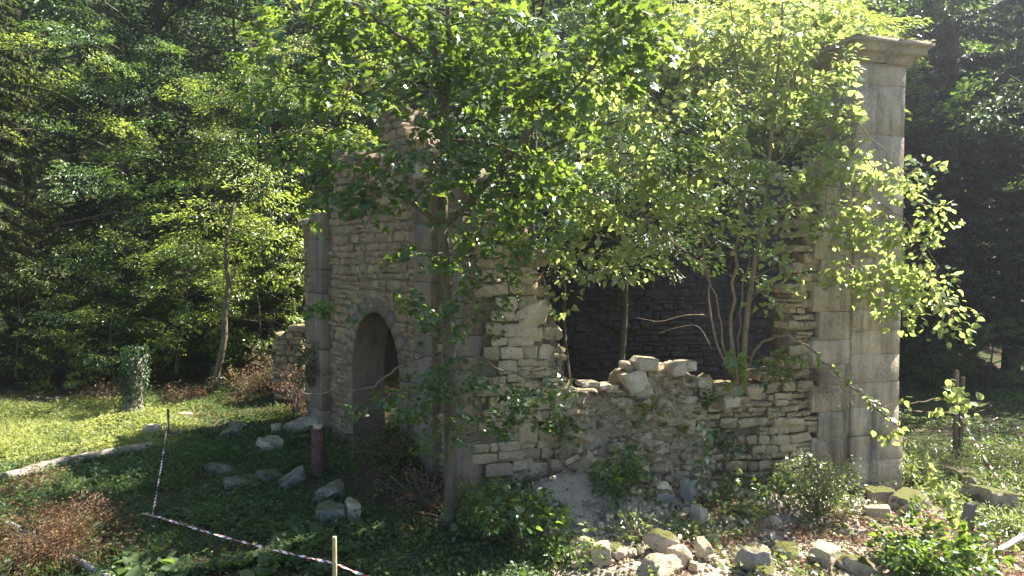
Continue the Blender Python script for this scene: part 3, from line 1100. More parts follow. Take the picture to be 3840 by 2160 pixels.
def curve(a, b, rg, sag=0.0, wob=0.08, n=8):
    a, b = np.asarray(a, float), np.asarray(b, float)
    t = np.linspace(0, 1, n)[:, None]
    L = np.linalg.norm(b - a)
    p = a + (b - a) * t
    w = rg.normal(0, wob * L, 3)
    w2 = rg.normal(0, wob * 0.5 * L, 3)
    p = p + np.sin(np.pi * t) * w + np.sin(2 * np.pi * t) * w2
    p[:, 2] += (np.sin(np.pi * t) * sag * L)[:, 0]
    return p


def smooth_path(pts, n=24):
    pts = np.asarray(pts, float)
    d = np.concatenate(([0], np.cumsum(np.linalg.norm(np.diff(pts, axis=0), axis=1))))
    t = np.linspace(0, d[-1], n)
    q = np.stack([np.interp(t, d, pts[:, k]) for k in range(3)], 1)
    for _ in range(2):
        q[1:-1] = (q[:-2] + 2 * q[1:-1] + q[2:]) / 4
    return q


# ------------------------------------------------------------------ the two trees in front of the ruin
class Tree:
    def __init__(self, name, base, label, cat="tree"):
        self.root = thing(name, base, label, cat)
        self.wood, self.leaf, self.nodes, self.trunk = MB(), MB(), [], None

    def limb(self, pts, r0, r1, sides=7, n=24):
        p = smooth_path(pts, n)
        if r0 < 0.05:
            wr = np.random.default_rng(int(r0 * 1e5) + len(self.nodes))
            p[2:-1] += wr.normal(0, 0.022, (n - 3, 3))
        r = np.linspace(r0, r1, n)
        if self.trunk is None:
            self.trunk = MB()
            self.trunk.tube(p, r, sides)
        else:
            self.wood.tube(p, r, sides)
        self.nodes.append(p)
        return p

    def region(self, c, rad, count, n, L, size, kind, rg, thick=0.010, back=None, **kw):
        """fills an ellipsoid with leafy sprays, each on a twig from the nearest wood"""
        c = np.asarray(c, float)
        allp = np.concatenate(self.nodes)
        k = np.argmin(np.linalg.norm(allp - c, axis=1) + 0.6 * np.maximum(0, allp[:, 2] - c[2]))
        main = curve(allp[k], c, rg, 0.06, 0.05, 12)
        self.wood.tube(main, np.linspace(thick * 1.6, thick * 0.8, 12), 5)
        d = unit(rg.normal(0, 1, (count, 3)))
        tips = c + d * (rg.random((count, 1)) ** 0.45) * np.asarray(rad)
        local = np.concatenate((main[3:], allp[np.linalg.norm(allp - c, axis=1) < 1.6 * max(rad)]))
        P, D = [], []
        for tp in tips:
            j = np.argmin(np.linalg.norm(local - tp, axis=1))
            tw = curve(local[j], tp, rg, 0.05, 0.06, 6)
            self.wood.tube(tw, np.linspace(thick * 0.6, thick * 0.28, 6), 4, cap=False)
            dd = unit(tp - local[j] + rg.normal(0, 0.12, 3)) * np.array((1, 1, 0.45))
            P.append(tp - unit(dd) * L * 0.45)
            D.append(dd)
        sprays(self.leaf, kind, np.array(P), np.array(D), L, n, size, rg, **kw)
        self.nodes.append(main)

    def done(self, bark, leafm, crown="crown"):
        self.trunk.build("trunk", bark, self.root, smooth=True)
        tag(self.wood.build("branches", bark, self.root, smooth=True), kind="stuff")
        self.leaf.build(crown, leafm, self.root, smooth=False)


def build_maple():
    rg = np.random.default_rng(101)
    b = at(1690, 1880, 11.6)
    b[2] = gz(b[0], b[1]) - 0.1
    T = Tree("maple_tree", b, "leafy young maple with forked slender trunk standing before the gateway wall")
    Y = 11.6
    q = lambda x, y, d=0: at(x, y, Y + d)
    T.limb([b, q(1690, 1650), q(1685, 1300), q(1672, 1050), q(1657, 840)], 0.115, 0.095, 9)
    T.limb([q(1657, 850), q(1666, 660), q(1672, 500, .1), q(1660, 380, .1), q(1640, 250, .1), q(1615, 120, .1), q(1608, -60, .1), q(1600, -300, .2)], 0.09, 0.04, 9)
    T.limb([q(1664, 420, .1), q(1690, 250, .2), q(1680, 60, .2), q(1690, -250, .3)], 0.06, 0.03)
    T.limb([q(1650, 850), q(1590, 790, -.2), q(1480, 720, -.4), q(1330, 690, -.6), q(1150, 700, -.8)], 0.055, 0.012)
    T.limb([q(1662, 850), q(1720, 800, -.2), q(1800, 720, -.4), q(1900, 590, -.6), q(2010, 470, -.8), q(2150, 350, -1), q(2300, 150, -1.2)], 0.062, 0.015)
    T.limb([q(1640, 250, .1), q(1500, 130, -.4), q(1350, 30, -.8), q(1150, -60, -1)], 0.045, 0.012)
    T.limb([q(1640, 330, .1), q(1540, 300, -.5), q(1420, 330, -.9), q(1250, 360, -1.2)], 0.035, 0.010)
    T.limb([q(1680, 1330), q(1560, 1330, -.5), q(1420, 1440, -1), q(1200, 1480, -1.3), q(1080, 1475, -1.4)], 0.028, 0.007)
    T.limb([q(1682, 1350), q(1760, 1330, -.3), q(1850, 1370, -.6), q(1980, 1430, -.8), q(2120, 1430, -.9)], 0.026, 0.007)
    T.limb([q(1684, 1550), q(1640, 1500, -.4), q(1550, 1450, -.7), q(1430, 1500, -1)], 0.022, 0.006)
    kw = dict(kind="maple", rg=rg)
    # high crown
    for x, y, d, rx, ry, cnt, sz in (
            (1150, 90, -.6, .75, .55, 20, .15), (1350, 60, -.3, .8, .5, 20, .15), (1560, 60, .1, .9, .55, 24, .15), (1800, 80, .2, .8, .5, 20, .15), (1980, 100, -.2, .6, .5, 14, .15),
            (1080, 330, -.8, .6, .5, 14, .14), (1280, 300, -.9, .7, .45, 14, .15), (1480, 240, -.4, .7, .4, 13, .15), (1750, 300, 0, .7, .5, 20, .15), (1950, 330, -.5, .7, .5, 22, .15), (2150, 300, -1, .6, .6, 22, .155), (2330, 150, -1.2, .5, .55, 18, .19), (2420, 60, -1.2, .35, .4, 9, .2),
            (1120, 560, -.8, .55, .4, 10, .14), (1330, 600, -.9, .6, .25, 7, .15), (1530, 540, -.8, .5, .25, 8, .16), (1750, 560, -.6, .7, .4, 18, .15), (1930, 620, -.5, .7, .5, 22, .14), (2080, 720, -.2, .7, .6, 24, .13),
            (1500, 400, -.7, .6, .3, 7, .15), (1620, 680, -.7, .5, .3, 5, .15), (1880, 740, -.3, .55, .4, 14, .13),
            (1270, 760, -.9, .55, .22, 9, .14), (1430, 720, -.9, .5, .25, 9, .15), (1850, 850, .1, .5, .4, 12, .13), (2010, 880, .2, .5, .45, 14, .12)):
        T.region(q(x, y, d), (rx, rx * 0.8, ry), cnt, 14, 0.66, sz * 1.0, thick=0.011, tilt=0.5, droop=0.3, **kw)
    # low sprays across the wall
    for x, y, d, rx, ry, cnt, sz in (
            (1580, 960, -.7, .55, .15, 9, .12), (1750, 960, -.5, .45, .3, 10, .12), (1850, 1050, -.5, .5, .35, 10, .11), (1780, 1180, -.5, .4, .3, 8, .11),
            (1530, 1130, -.9, .5, .2, 9, .12), (1270, 1150, -1.1, .55, .12, 7, .12), (1650, 1210, -.7, .4, .2, 7, .11),
            (1380, 1500, -1.1, .5, .15, 6, .10), (1560, 1450, -.8, .5, .3, 12, .10), (1720, 1400, -.7, .5, .35, 14, .10), (1850, 1450, -.8, .5, .3, 14, .10), (1990, 1470, -.9, .5, .2, 12, .10), (2110, 1440, -.9, .3, .1, 5, .09),
            (1640, 1600, -.6, .45, .3, 9, .10), (1780, 1560, -.8, .5, .25, 10, .10), (1900, 1540, -.9, .4, .2, 8, .10), (1520, 1560, -.9, .35, .25, 6, .10)):
        T.region(q(x, y, d), (rx, rx * 0.7, ry), cnt, 12, 0.42, sz, thick=0.007, tilt=0.45, droop=0.3, **kw)
    T.done(M["bark"], M["maple"])


def build_hazel():
    rg = np.random.default_rng(202)
    Y = 13.9
    b = at(2785, 1425, Y)
    T = Tree("hazel_tree", b, "many-stemmed hazel rooted on the rubble wall, leaves glowing in back light")
    q = lambda x, y, d=0: at(x, y, Y + d)
    T.limb([q(2785, 1440), q(2790, 1380), q(2792, 1250), q(2815, 1080, -.1), q(2850, 880, -.2), q(2880, 640, -.3), q(2905, 400, -.4), q(2930, 120, -.5), q(2940, -150, -.6)], 0.060, 0.016, 8)
    T.limb([q(2770, 1430), q(2745, 1350), q(2740, 1200), q(2755, 950, -.2), q(2790, 760, -.3), q(2800, 500, -.5), q(2760, 250, -.6), q(2740, -50, -.7)], 0.040, 0.012)
    T.limb([q(2775, 1430), q(2712, 1330, .1), q(2700, 1180, .1), q(2660, 1020, -.1), q(2600, 960, -.4), q(2480, 870, -.6), q(2330, 760, -.8)], 0.022, 0.008)
    T.limb([q(2765, 1430), q(2690, 1330, .2), q(2665, 1150, .1), q(2640, 950, 0), q(2560, 600, -.4), q(2450, 380, -.6), q(2400, 150, -.8)], 0.024, 0.010)
    T.limb([q(2780, 1430), q(2765, 1250, .1), q(2800, 1000, 0), q(2800, 800, -.1), q(2700, 500, -.3), q(2620, 250, -.4)], 0.022, 0.010)
    T.limb([q(2850, 880, -.2), q(2960, 760, -.4), q(3120, 690, -.35), q(3280, 740, -.4), q(3420, 850, -.45), q(3520, 1000, -.5)], 0.022, 0.006)
    T.limb([q(2880, 640, -.3), q(3020, 480, -.4), q(3160, 430, -.35), q(3300, 540, -.4), q(3440, 760, -.45)], 0.020, 0.006)
    T.limb([q(2905, 400, -.4), q(3010, 230, -.5), q(3110, 120, -.45), q(3220, 60, -.5)], 0.028, 0.008)
    # the long arching shoot
    arch = T.limb([q(2790, 1400), q(2815, 1330, -.2), q(2860, 1275, -.5), q(2925, 1250, -.8), q(3010, 1285, -1.1), q(3120, 1375, -1.5), q(3240, 1490, -1.9), q(3360, 1600, -2.3), q(3460, 1700, -2.6), q(3520, 1800, -2.8), q(3560, 1900, -3.0), q(3600, 1980, -3.1), q(3650, 2020, -3.1)], 0.030, 0.008, 7, 40)
    T.limb([q(3290, 1535, -2.1), q(3420, 1505, -2.1), q(3540, 1500, -2.1), q(3650, 1510, -2.1), q(3720, 1525, -2.1)], 0.010, 0.004)
    kw = dict(kind="round", rg=rg)
    for x, y, d, rx, ry, cnt, n in (
            (2250, 330, -.6, .6, .6, 16, 16), (2450, 420, -.7, .7, .55, 20, 16), (2330, 600, -.8, .7, .5, 20, 16), (2530, 640, -.7, .75, .5, 24, 18), (2700, 560, -.6, .6, .5, 20, 16), (2420, 820, -.9, .7, .35, 18, 16), (2600, 800, -.8, .6, .35, 16, 14), (2250, 830, -.7, .6, .5, 20, 16),
            (2580, 150, -.6, .7, .5, 18, 14), (2750, 100, -.6, .7, .6, 22, 16), (2930, 120, -.7, .6, .6, 20, 16), (3060, 90, -.9, .5, .45, 16, 15), (3160, 60, -1., .4, .35, 10, 13),
            (2750, 330, -.6, .5, .4, 10, 14), (2900, 400, -.7, .5, .5, 12, 14), (3020, 320, -.9, .5, .5, 16, 15), (3130, 230, -1.1, .4, .5, 12, 14), (3140, 420, -1.2, .45, .5, 14, 14),
            (2900, 640, -.6, .55, .4, 13, 14), (3060, 620, -.9, .5, .45, 15, 15), (3190, 570, -1.3, .45, .4, 12, 14), (3300, 640, -1.6, .45, .45, 13, 14), (3430, 640, -1.8, .35, .5, 11, 13),
            (2780, 760, -.5, .5, .3, 8, 12), (2960, 820, -.8, .5, .4, 12, 14), (3110, 800, -1.2, .5, .45, 15, 15), (3260, 840, -1.5, .5, .45, 15, 15), (3400, 900, -1.8, .5, .5, 16, 15), (3500, 780, -2., .25, .35, 6, 12), (3180, 990, -1.4, .5, .35, 12, 14), (3330, 1060, -1.7, .5, .4, 15, 15), (3470, 1060, -2., .45, .5, 17, 15), (3560, 1180, -2.1, .28, .3, 8, 12), (3410, 1180, -1.9, .35, .2, 7, 12),
            (2960, 1010, -.7, .35, .35, 6, 10), (2880, 1080, -.5, .3, .35, 5, 9), (2680, 900, -.6, .4, .3, 6, 10), (2900, 950, -.4, .3, .3, 5, 9),
            (2130, 960, -.9, .45, .3, 13, 13), (2330, 960, -1., .6, .25, 15, 13), (2120, 1080, -1.1, .18, .25, 5, 10)):
        d = d * 0.22 if x > 3000 else d
        T.region(q(x, y, d), (rx, rx * 0.7, ry), int(cnt * 1.15), int(n * 0.8), 0.52, 0.13, thick=0.008, tilt=0.65, droop=0.35, flat=0.16, **kw)
    # leaves along the arching shoot and its side twig
    P = arch[14:]
    k = np.repeat(np.arange(len(P)), 6)
    pp = P[k] + rg.normal(0, 0.035, (len(k), 3))
    put_leaves(T.leaf, "round", pp, rg.normal(0, 1, (len(k), 3)) + (0, -.3, -.3), rg.normal(0, .5, (len(k), 3)) + (0, 0, 1), rg.uniform(.06, .14, len(k)))
    side = T.nodes[9] if len(T.nodes) > 9 else arch
    for c, cnt, sp in ((q(3580, 1490, -2.1), 22, .12), (q(3640, 1530, -2.1), 18, .1), (q(3520, 1560, -2.1), 14, .1), (q(3590, 1470, -2.1), 12, .08), (q(3400, 1500, -2.1), 6, .06), (q(3330, 1640, -2.2), 16, .09), (q(3530, 1830, -2.8), 16, .1), (q(3570, 1920, -3), 14, .1)):
        pp = c + rg.normal(0, sp, (cnt, 3))
        put_leaves(T.leaf, "round", pp, rg.normal(0, .7, (cnt, 3)) + (0, 0, -.6), rg.normal(0, .6, (cnt, 3)) + (0, -.4, .7), rg.uniform(.08, .15, cnt))
    # bare twigs over the breach
    for pts in ([q(2640, 1180, .2), q(2560, 1180, .2), q(2480, 1210, .2), q(2380, 1190, .2)], [q(2670, 1310, .2), q(2620, 1210, .2), q(2530, 1230, .2), q(2450, 1255, .2)], [q(2660, 1000), q(2580, 960, -.2), q(2500, 920, -.3), q(2400, 900, -.4)], [q(2800, 1150), q(2850, 1080, -.2), q(2960, 1080, -.5), q(3030, 1100, -.7)]):
        T.wood.tube(smooth_path(pts, 12), np.linspace(.009, .003, 12), 4)
    T.done(M["hazelbark"], M["hazel"])


# ------------------------------------------------------------------ forest trees: a few built once, copied with their parts
def broadleaf(H, R, lowest, seed, leafm, nspray=330, n=105, size=0.135, kind="simple", L=1.45, lean=0.0):
    rg = np.random.default_rng(seed)
    wood, leaf, trunk = MB(), MB(), MB()
    tp = np.array([(lean * (z / H) ** 1.4 * 2 + 0.12 * math.sin(z * 0.7 + seed), 0.12 * math.cos(z * 0.9 + seed), z) for z in np.linspace(-0.3, H * 0.93, 16)])
    trunk.tube(tp, np.linspace(0.028 * H ** 0.9 * 0.75, 0.02, 16), 8)
    P, D = [], []
    nl = int(H * 2.4)
    per = max(3, nspray // nl)
    for k in range(nl):
        z = H * (lowest + (0.97 - lowest) * (k + rg.random()) / nl)
        a = k * 2.4 + rg.normal(0, 0.4)
        prof = math.sin(math.pi * min(1, max(0.0, (z / H - lowest * 0.55) / (1.03 - lowest * 0.55))) ** 0.8) ** 0.65
        ln = R * prof * rg.uniform(0.6, 1.15) + 0.25
        s = np.array([np.interp(z * 0.92, tp[:, 2], tp[:, 0]), np.interp(z * 0.92, tp[:, 2], tp[:, 1]), z * 0.92])
        e = s + np.array((math.cos(a) * ln, math.sin(a) * ln, ln * rg.uniform(0.0, 0.45)))
        c = curve(s, e, rg, 0.08, 0.05, 8)
        wood.tube(c, np.linspace(0.014 + 0.012 * ln, 0.008, 8), 5, cap=False)
        for j in range(per):
            t = 0.2 + 0.8 * rg.random() ** 0.45
            p = c[min(7, int(t * 7.99))]
            d = np.array((math.cos(a), math.sin(a), 0.0)) + rg.normal(0, 0.6, 3) * (1, 1, 0.3)
            P.append(p + rg.normal(0, 0.18, 3) * (1, 1, 1.2))
            D.append(d)
    P, D = np.array(P), np.array(D)
    sprays(leaf, kind, P, D, L * rg.uniform(0.6, 1.25, len(P)), n, size, rg, tilt=0.38, flat=0.05, droop=0.28, width=0.55)
    a, b, t = wood.mesh("branches", True), leaf.mesh("crown"), trunk.mesh("trunk", True)
    a.materials.append(M["farbark"])
    t.materials.append(M["farbark"])
    b.materials.append(leafm)
    return t, a, b


def conifer(H, R, seed, leafm, droop=0.35, tiers=34, lowest=0.08, size=0.26):
    rg = np.random.default_rng(seed)
    wood, leaf, trunk = MB(), MB(), MB()
    zt = np.linspace(-0.3, H, 10)
    trunk.tube(np.stack((zt * 0, zt * 0, zt), 1), np.linspace(0.02 * H, 0.02, 10), 8)
    for k in range(tiers):
        f = (k + rg.random()) / tiers
        z = H * (lowest + (0.98 - lowest) * f)
        ln0 = R * (1 - f) ** 0.75 + 0.25
        nb = 9 if f < 0.7 else 6
        for j in range(nb):
            a = j / nb * 6.283 + k * 1.1 + rg.normal(0, 0.25)
            ln = ln0 * rg.uniform(0.65, 1.1)
            t = np.linspace(0, 1, 8)
            c = np.stack((np.cos(a) * t * ln, np.sin(a) * t * ln, z + ln * (0.12 * t - droop * t ** 1.6 + 0.08 * t ** 4)), 1)
            wood.tube(c, np.linspace(0.02, 0.005, 8), 4, cap=False)
            m = int(26 + 46 * ln)
            tt = rg.random(m) * 0.95 + 0.05
            P = np.stack([np.interp(tt, t, c[:, q]) for q in range(3)], 1)
            side = np.array((-math.sin(a), math.cos(a), 0))
            sg = rg.choice([-1, 1], m)
            D = np.array((math.cos(a), math.sin(a), -0.1)) * 0.8 + side * (sg * rg.uniform(0.3, 1.1, m))[:, None] + np.stack((0 * tt, 0 * tt, -rg.uniform(0.1, 1.0, m)), 1)
            put_leaves(leaf, "narrow", P, D, rg.normal(0, .35, (m, 3)) + (0, 0, 1), size * rg.uniform(0.6, 1.3, m))
    a, b, t = wood.mesh("branches", True), leaf.mesh("crown"), trunk.mesh("trunk", True)
    a.materials.append(M["farbark"])
    t.materials.append(M["farbark"])
    b.materials.append(leafm)
    return t, a, b


def plant(name, meshes, base, rot, sc, label, cat, group=None, zs=1.0, names=("trunk", "branches", "crown")):
    o = thing(name, base, label, cat, group)
    o.rotation_euler = (0, 0, rot)
    o.scale = (sc, sc, sc * zs)
    for nm, me in zip(names, meshes):
        c = bpy.data.objects.new(nm, me)
        COL.objects.link(c)
        c.parent = o
        if nm == "branches":
            c["kind"] = "stuff"
    return o


def build_forest():
    B = [broadleaf(15, 4.2, 0.10, 301, M["beech"]), broadleaf(16, 4.6, 0.16, 302, M["beech"]), broadleaf(15, 4.4, 0.06, 303, M["lime_leaf"]), broadleaf(14, 3.8, 0.62, 304, M["lime_leaf"], kind="narrow", size=0.19, nspray=380)]
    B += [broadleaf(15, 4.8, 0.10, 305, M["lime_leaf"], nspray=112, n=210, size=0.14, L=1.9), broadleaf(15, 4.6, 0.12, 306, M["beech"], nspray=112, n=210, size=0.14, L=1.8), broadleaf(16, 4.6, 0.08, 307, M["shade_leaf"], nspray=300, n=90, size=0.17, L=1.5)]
    S = [broadleaf(5.0, 1.9, 0.05, 311, M["beech"], nspray=110, n=44, size=0.13, L=0.8), broadleaf(4.2, 1.8, 0.03, 312, M["lime_leaf"], nspray=100, n=44, size=0.13, L=0.8), broadleaf(6.5, 2.2, 0.12, 313, M["lime_leaf"], nspray=130, n=42, size=0.13, L=0.9, lean=0.3)]
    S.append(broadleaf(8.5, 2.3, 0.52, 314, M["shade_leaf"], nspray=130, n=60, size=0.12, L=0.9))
    K = [conifer(17, 3.4, 321, M["conifer"]), conifer(18, 3.6, 322, M["spruce"], 0.45)]
    G = "forest trees around the ruin"
    rows = [  # mesh, px, distance, rotation, scale, label
        (B[4], 130, 27.5, 0.3, 1.00, "bright sunlit broadleaf with layered sprays at the top left, right of the spruce"),
        (B[5], 470, 29.0, 2.0, 1.02, "dark green broadleaf behind the fallen log, second from the left edge"),
        (B[5], 760, 31.0, 4.1, 1.00, "tall shaded broadleaf behind the leaning bare sapling"),
        (B[4], 1010, 28.5, 5.0, 0.92, "yellow-green sunlit tree just left of the gateway wall"),
        (B[6], 300, 35.0, 1.2, 1.18, "deep shaded forest tree between the two left front trees"),
        (B[6], 900, 37.0, 3.3, 1.20, "deep shaded forest tree seen above the leaning sapling"),
        (B[4], 1240, 31.0, 0.8, 1.02, "green tree rising directly behind the left end of the gateway wall"),
        (B[0], 1560, 35.0, 2.6, 1.15, "dark tree behind the maple crown at the top middle"),
        (B[2], 1900, 37.0, 3.9, 1.3, "green tree behind the ruin, right of the maple trunk"),
        (B[0], 2250, 33.0, 5.5, 1.2, "dark leafy tree above the breach, left of the hazel crown"),
        (B[3], 2560, 30.0, 1.0, 1.22, "narrow-leaved bright tree above the breach at the top"),
        (B[3], 2900, 29.0, 2.2, 1.20, "narrow-leaved bright tree just left of the pier cornice"),
        (B[1], 3150, 36.0, 4.4, 1.28, "tall tree behind the pier cornice"),
        (K[0], 3480, 33.0, 0.0, 1.10, "dark bluish conifer just right of the pier"),
        (K[0], 3800, 30.0, 1.6, 1.08, "dark bluish conifer at the right edge"),
        (K[0], 3640, 38.0, 2.9, 1.28, "tall dark conifer standing back between the two right conifers"),
        (K[0], 3330, 41.0, 4.0, 1.32, "far dark conifer half hidden by the pier"),
        (K[1], -60, 25.5, 0.5, 1.02, "drooping olive spruce cut by the left edge"),
        (B[0], -250, 31.0, 0.9, 1.15, "dark broadleaf mostly cut off by the left edge"),
        (B[1], 4160, 26.5, 3.0, 1.35, "dark broadleaf mostly cut off by the right edge"),
        (K[0], 4000, 29.5, 2.0, 1.35, "dark conifer cut by the right edge behind the post"),
        (K[0], 3560, 29.0, 5.0, 1.25, "dark conifer over the forest floor behind the split post"),
        (B[6], 120, 34.0, 0.2, 1.5, "huge shaded tree in the dark behind the spruce"),
        (B[6], 620, 36.0, 1.1, 1.6, "huge shaded tree behind the ivy-clad stump"),
        (B[6], 1050, 40.0, 2.2, 1.75, "huge shaded tree far behind the low wall stub"),
        (B[6], 1400, 42.0, 3.1, 1.8, "huge shaded tree far behind the gateway wall"),
        (B[6], 1750, 43.0, 4.3, 1.8, "huge shaded tree far behind the maple trunk"),
        (B[6], 2100, 42.0, 5.2, 1.8, "huge shaded tree far behind the standing corner"),
        (B[6], 2450, 40.0, 0.6, 1.75, "huge shaded tree far behind the breach"),
        (B[6], 2780, 40.0, 1.6, 1.75, "huge shaded tree far behind the hazel stems"),
        (B[6], 3000, 44.0, 2.8, 1.8, "huge shaded tree far behind the wall beside the pier"),
        (K[0], 3260, 36.0, 1.2, 1.4, "dark conifer right behind the pier shaft"),
        (B[6], 3740, 44.0, 3.6, 1.9, "huge shaded tree at the back of the dark wood on the right"),
    ]
    for k, (me, px, Y, rot, sc, label) in enumerate(rows):
        x = (px - 1920) / FPX * Y
        nm = "conifer_tree" if me in K else "broadleaf_tree"
        plant(nm, me, (x, Y, gz(x, Y) - 0.1), rot, sc, label, "tree", G)
    rows = [
        (S[1], 60, 24.5, 0.0, 0.9, "low bush at the left edge of the clearing"),
        (S[0], 260, 25.5, 1.0, 1.0, "bushy young tree behind the red and white tape at the far left"),
        (S[1], 420, 24.6, 2.0, 0.75, "leafy shrub left of the ivy-clad stump"),
        (S[2], 660, 25.6, 0.4, 0.95, "sunlit young tree between the ivy-clad stump and the leaning sapling"),
        (S[0], 800, 27.0, 3.0, 1.0, "shaded young tree behind the leaning bare sapling"),
        (S[1], 960, 25.2, 4.0, 0.95, "bright shrub right of the leaning bare sapling"),
        (S[2], 1075, 25.8, 5.0, 1.05, "young tree beside the low wall stub"),
        (S[0], 530, 28.5, 2.4, 1.25, "understorey tree in the dark gap behind the ivy-clad stump"),
        (S[0], 2000, 24.0, 0.7, 1.2, "dark understorey tree inside the ruin behind the corner"),
        (S[3], 1990, 16.7, 2.6, 1.5, "tall dark leafy tree inside the ruin behind the standing corner and maple"),
        (S[3], 2330, 17.2, 1.7, 1.0, "slender leafy tree inside the ruin right behind the breach edge"),
        (S[3], 2520, 21.5, 0.9, 1.15, "bushy tree inside the ruin behind the hazel's left stems"),
        (S[3], 2130, 18.6, 4.2, 0.95, "dark bushy tree deep inside the ruin left of the breach"),
        (S[3], 2250, 22.5, 1.7, 1.3, "leafy understorey tree inside the ruin at the left of the breach"),
        (S[1], 3500, 27.0, 2.7, 0.6, "low dark bush at the forest foot right of the pier"),
        (S[0], 3720, 25.5, 3.7, 0.62, "sunlit bush at the forest foot near the right edge"),
        (S[1], 3400, 29.0, 1.5, 0.8, "dark bush behind the pier base"),
    ]
    for me, px, Y, rot, sc, label in rows:
        x = (px - 1920) / FPX * Y
        plant("young_tree", me, (x, Y, gz(x, Y) - 0.05), rot, sc, label, "young tree", "understorey trees and bushes")
    # the wooded hillside behind, one mass
    rg = np.random.default_rng(77)
    n = 7000
    Y = 42 + rg.random(n) ** 0.8 * 70
    X = (rg.random(n) * 2 - 1) * (Y * 0.95)
    Z = ground_h(X, Y) + rg.uniform(0, 7.5, n)
    mb = MB()
    a = rg.random(n) * 6.283
    sprays(mb, "simple", np.stack((X, Y, Z), 1), np.stack((np.cos(a), np.sin(a), 0 * a), 1), rg.uniform(1.5, 3.2, n), 26, 0.5, rg, tilt=0.45, flat=0.10)
    tag(mb.build("hillside_wood", M["beech"]), "dense wood covering the hillside far behind the trees", "wood", kind="stuff")


build_forest()
build_maple()
build_hazel()

# ------------------------------------------------------------------ fallen stones
def _ico(n):
    import bmesh
    bm = bmesh.new()
    bmesh.ops.create_icosphere(bm, subdivisions=n, radius=1.0)
    v = np.array([q.co[:] for q in bm.verts])
    f = np.array([[q.index for q in p.verts] for p in bm.faces])
    bm.free()
    return v, f


ICO3, ICO2, ICO1 = _ico(4), _ico(3), _ico(1)


def rock_geo(rg, size, block=0.0, ico=None):
    """a broken stone: planes cut from a ball (block=1: squared)"""
    v, f = ico or ICO3
    v = v.copy() * 1.5
    planes = []
    if block > 0:
        for ax in range(3):
            for s in (-1, 1):
                n = np.zeros(3)
                n[ax] = s
                planes.append((unit(n + rg.normal(0, 0.10 * (1.4 - block), 3)), rg.uniform(0.9, 1.0)))
        for _ in range(3):
            planes.append((unit(rg.normal(0, 1, 3)), rg.uniform(1.12, 1.35)))
    else:
        for _ in range(15):
            planes.append((unit(rg.normal(0, 1, 3)), rg.uniform(0.78, 1.05)))
    for _ in range(5):
        planes.append((unit(rg.normal(0, 1, 3)), rg.uniform(1.0, 1.25)))
    for _ in range(2):
        for n, d in planes:
            over = np.maximum(0, v @ n - d)
            v = v - over[:, None] * n
    q = v * 2.2
    nz = (vnoise(q[:, 0] + q[:, 2] * 0.7, q[:, 1] + q[:, 2] * 0.4, 3 + rg.random() * 50) - 0.5)
    nz2 = (vnoise(q[:, 0] * 3 + q[:, 2] * 2, q[:, 1] * 3 - q[:, 2] * 1.7, 3 + rg.random() * 50) - 0.5)
    v = v * (1 + 0.20 * nz + 0.09 * nz2)[:, None]
    return v * np.asarray(size) / 2, f


def rock(name, px, py, w, d, h, mat, seed, label, cat="stone", block=0.0, rot=None, tilt=(0, 0), sink=0.2, group=None, on=None):
    """a stone of size w, d, h metres whose foot is seen at px, py"""
    rg = np.random.default_rng(seed)
    p = on_ground(px, py) if on is None else np.array(on)
    v, f = rock_geo(rg, (w, d, h), block)
    from mathutils import Euler
    Rm = np.array(Euler((tilt[0], tilt[1], rg.uniform(0, 3.1) if rot is None else rot)).to_matrix())
    v = v @ Rm.T
    zmin = v[:, 2].min()
    v[:, 2] -= zmin + h * sink
    v[:, 1] += d * 0.3
    o = MB().add(v, f).build(name, mat, None, smooth=block == 0.0, loc=Vector(p))
    if block:
        o.data.polygons.foreach_set("use_smooth", np.ones(len(f), bool))
        try:
            o.data.set_sharp_from_angle(angle=math.radians(28))
        except Exception:
            pass
    return tag(o, label, cat, group, "thing")


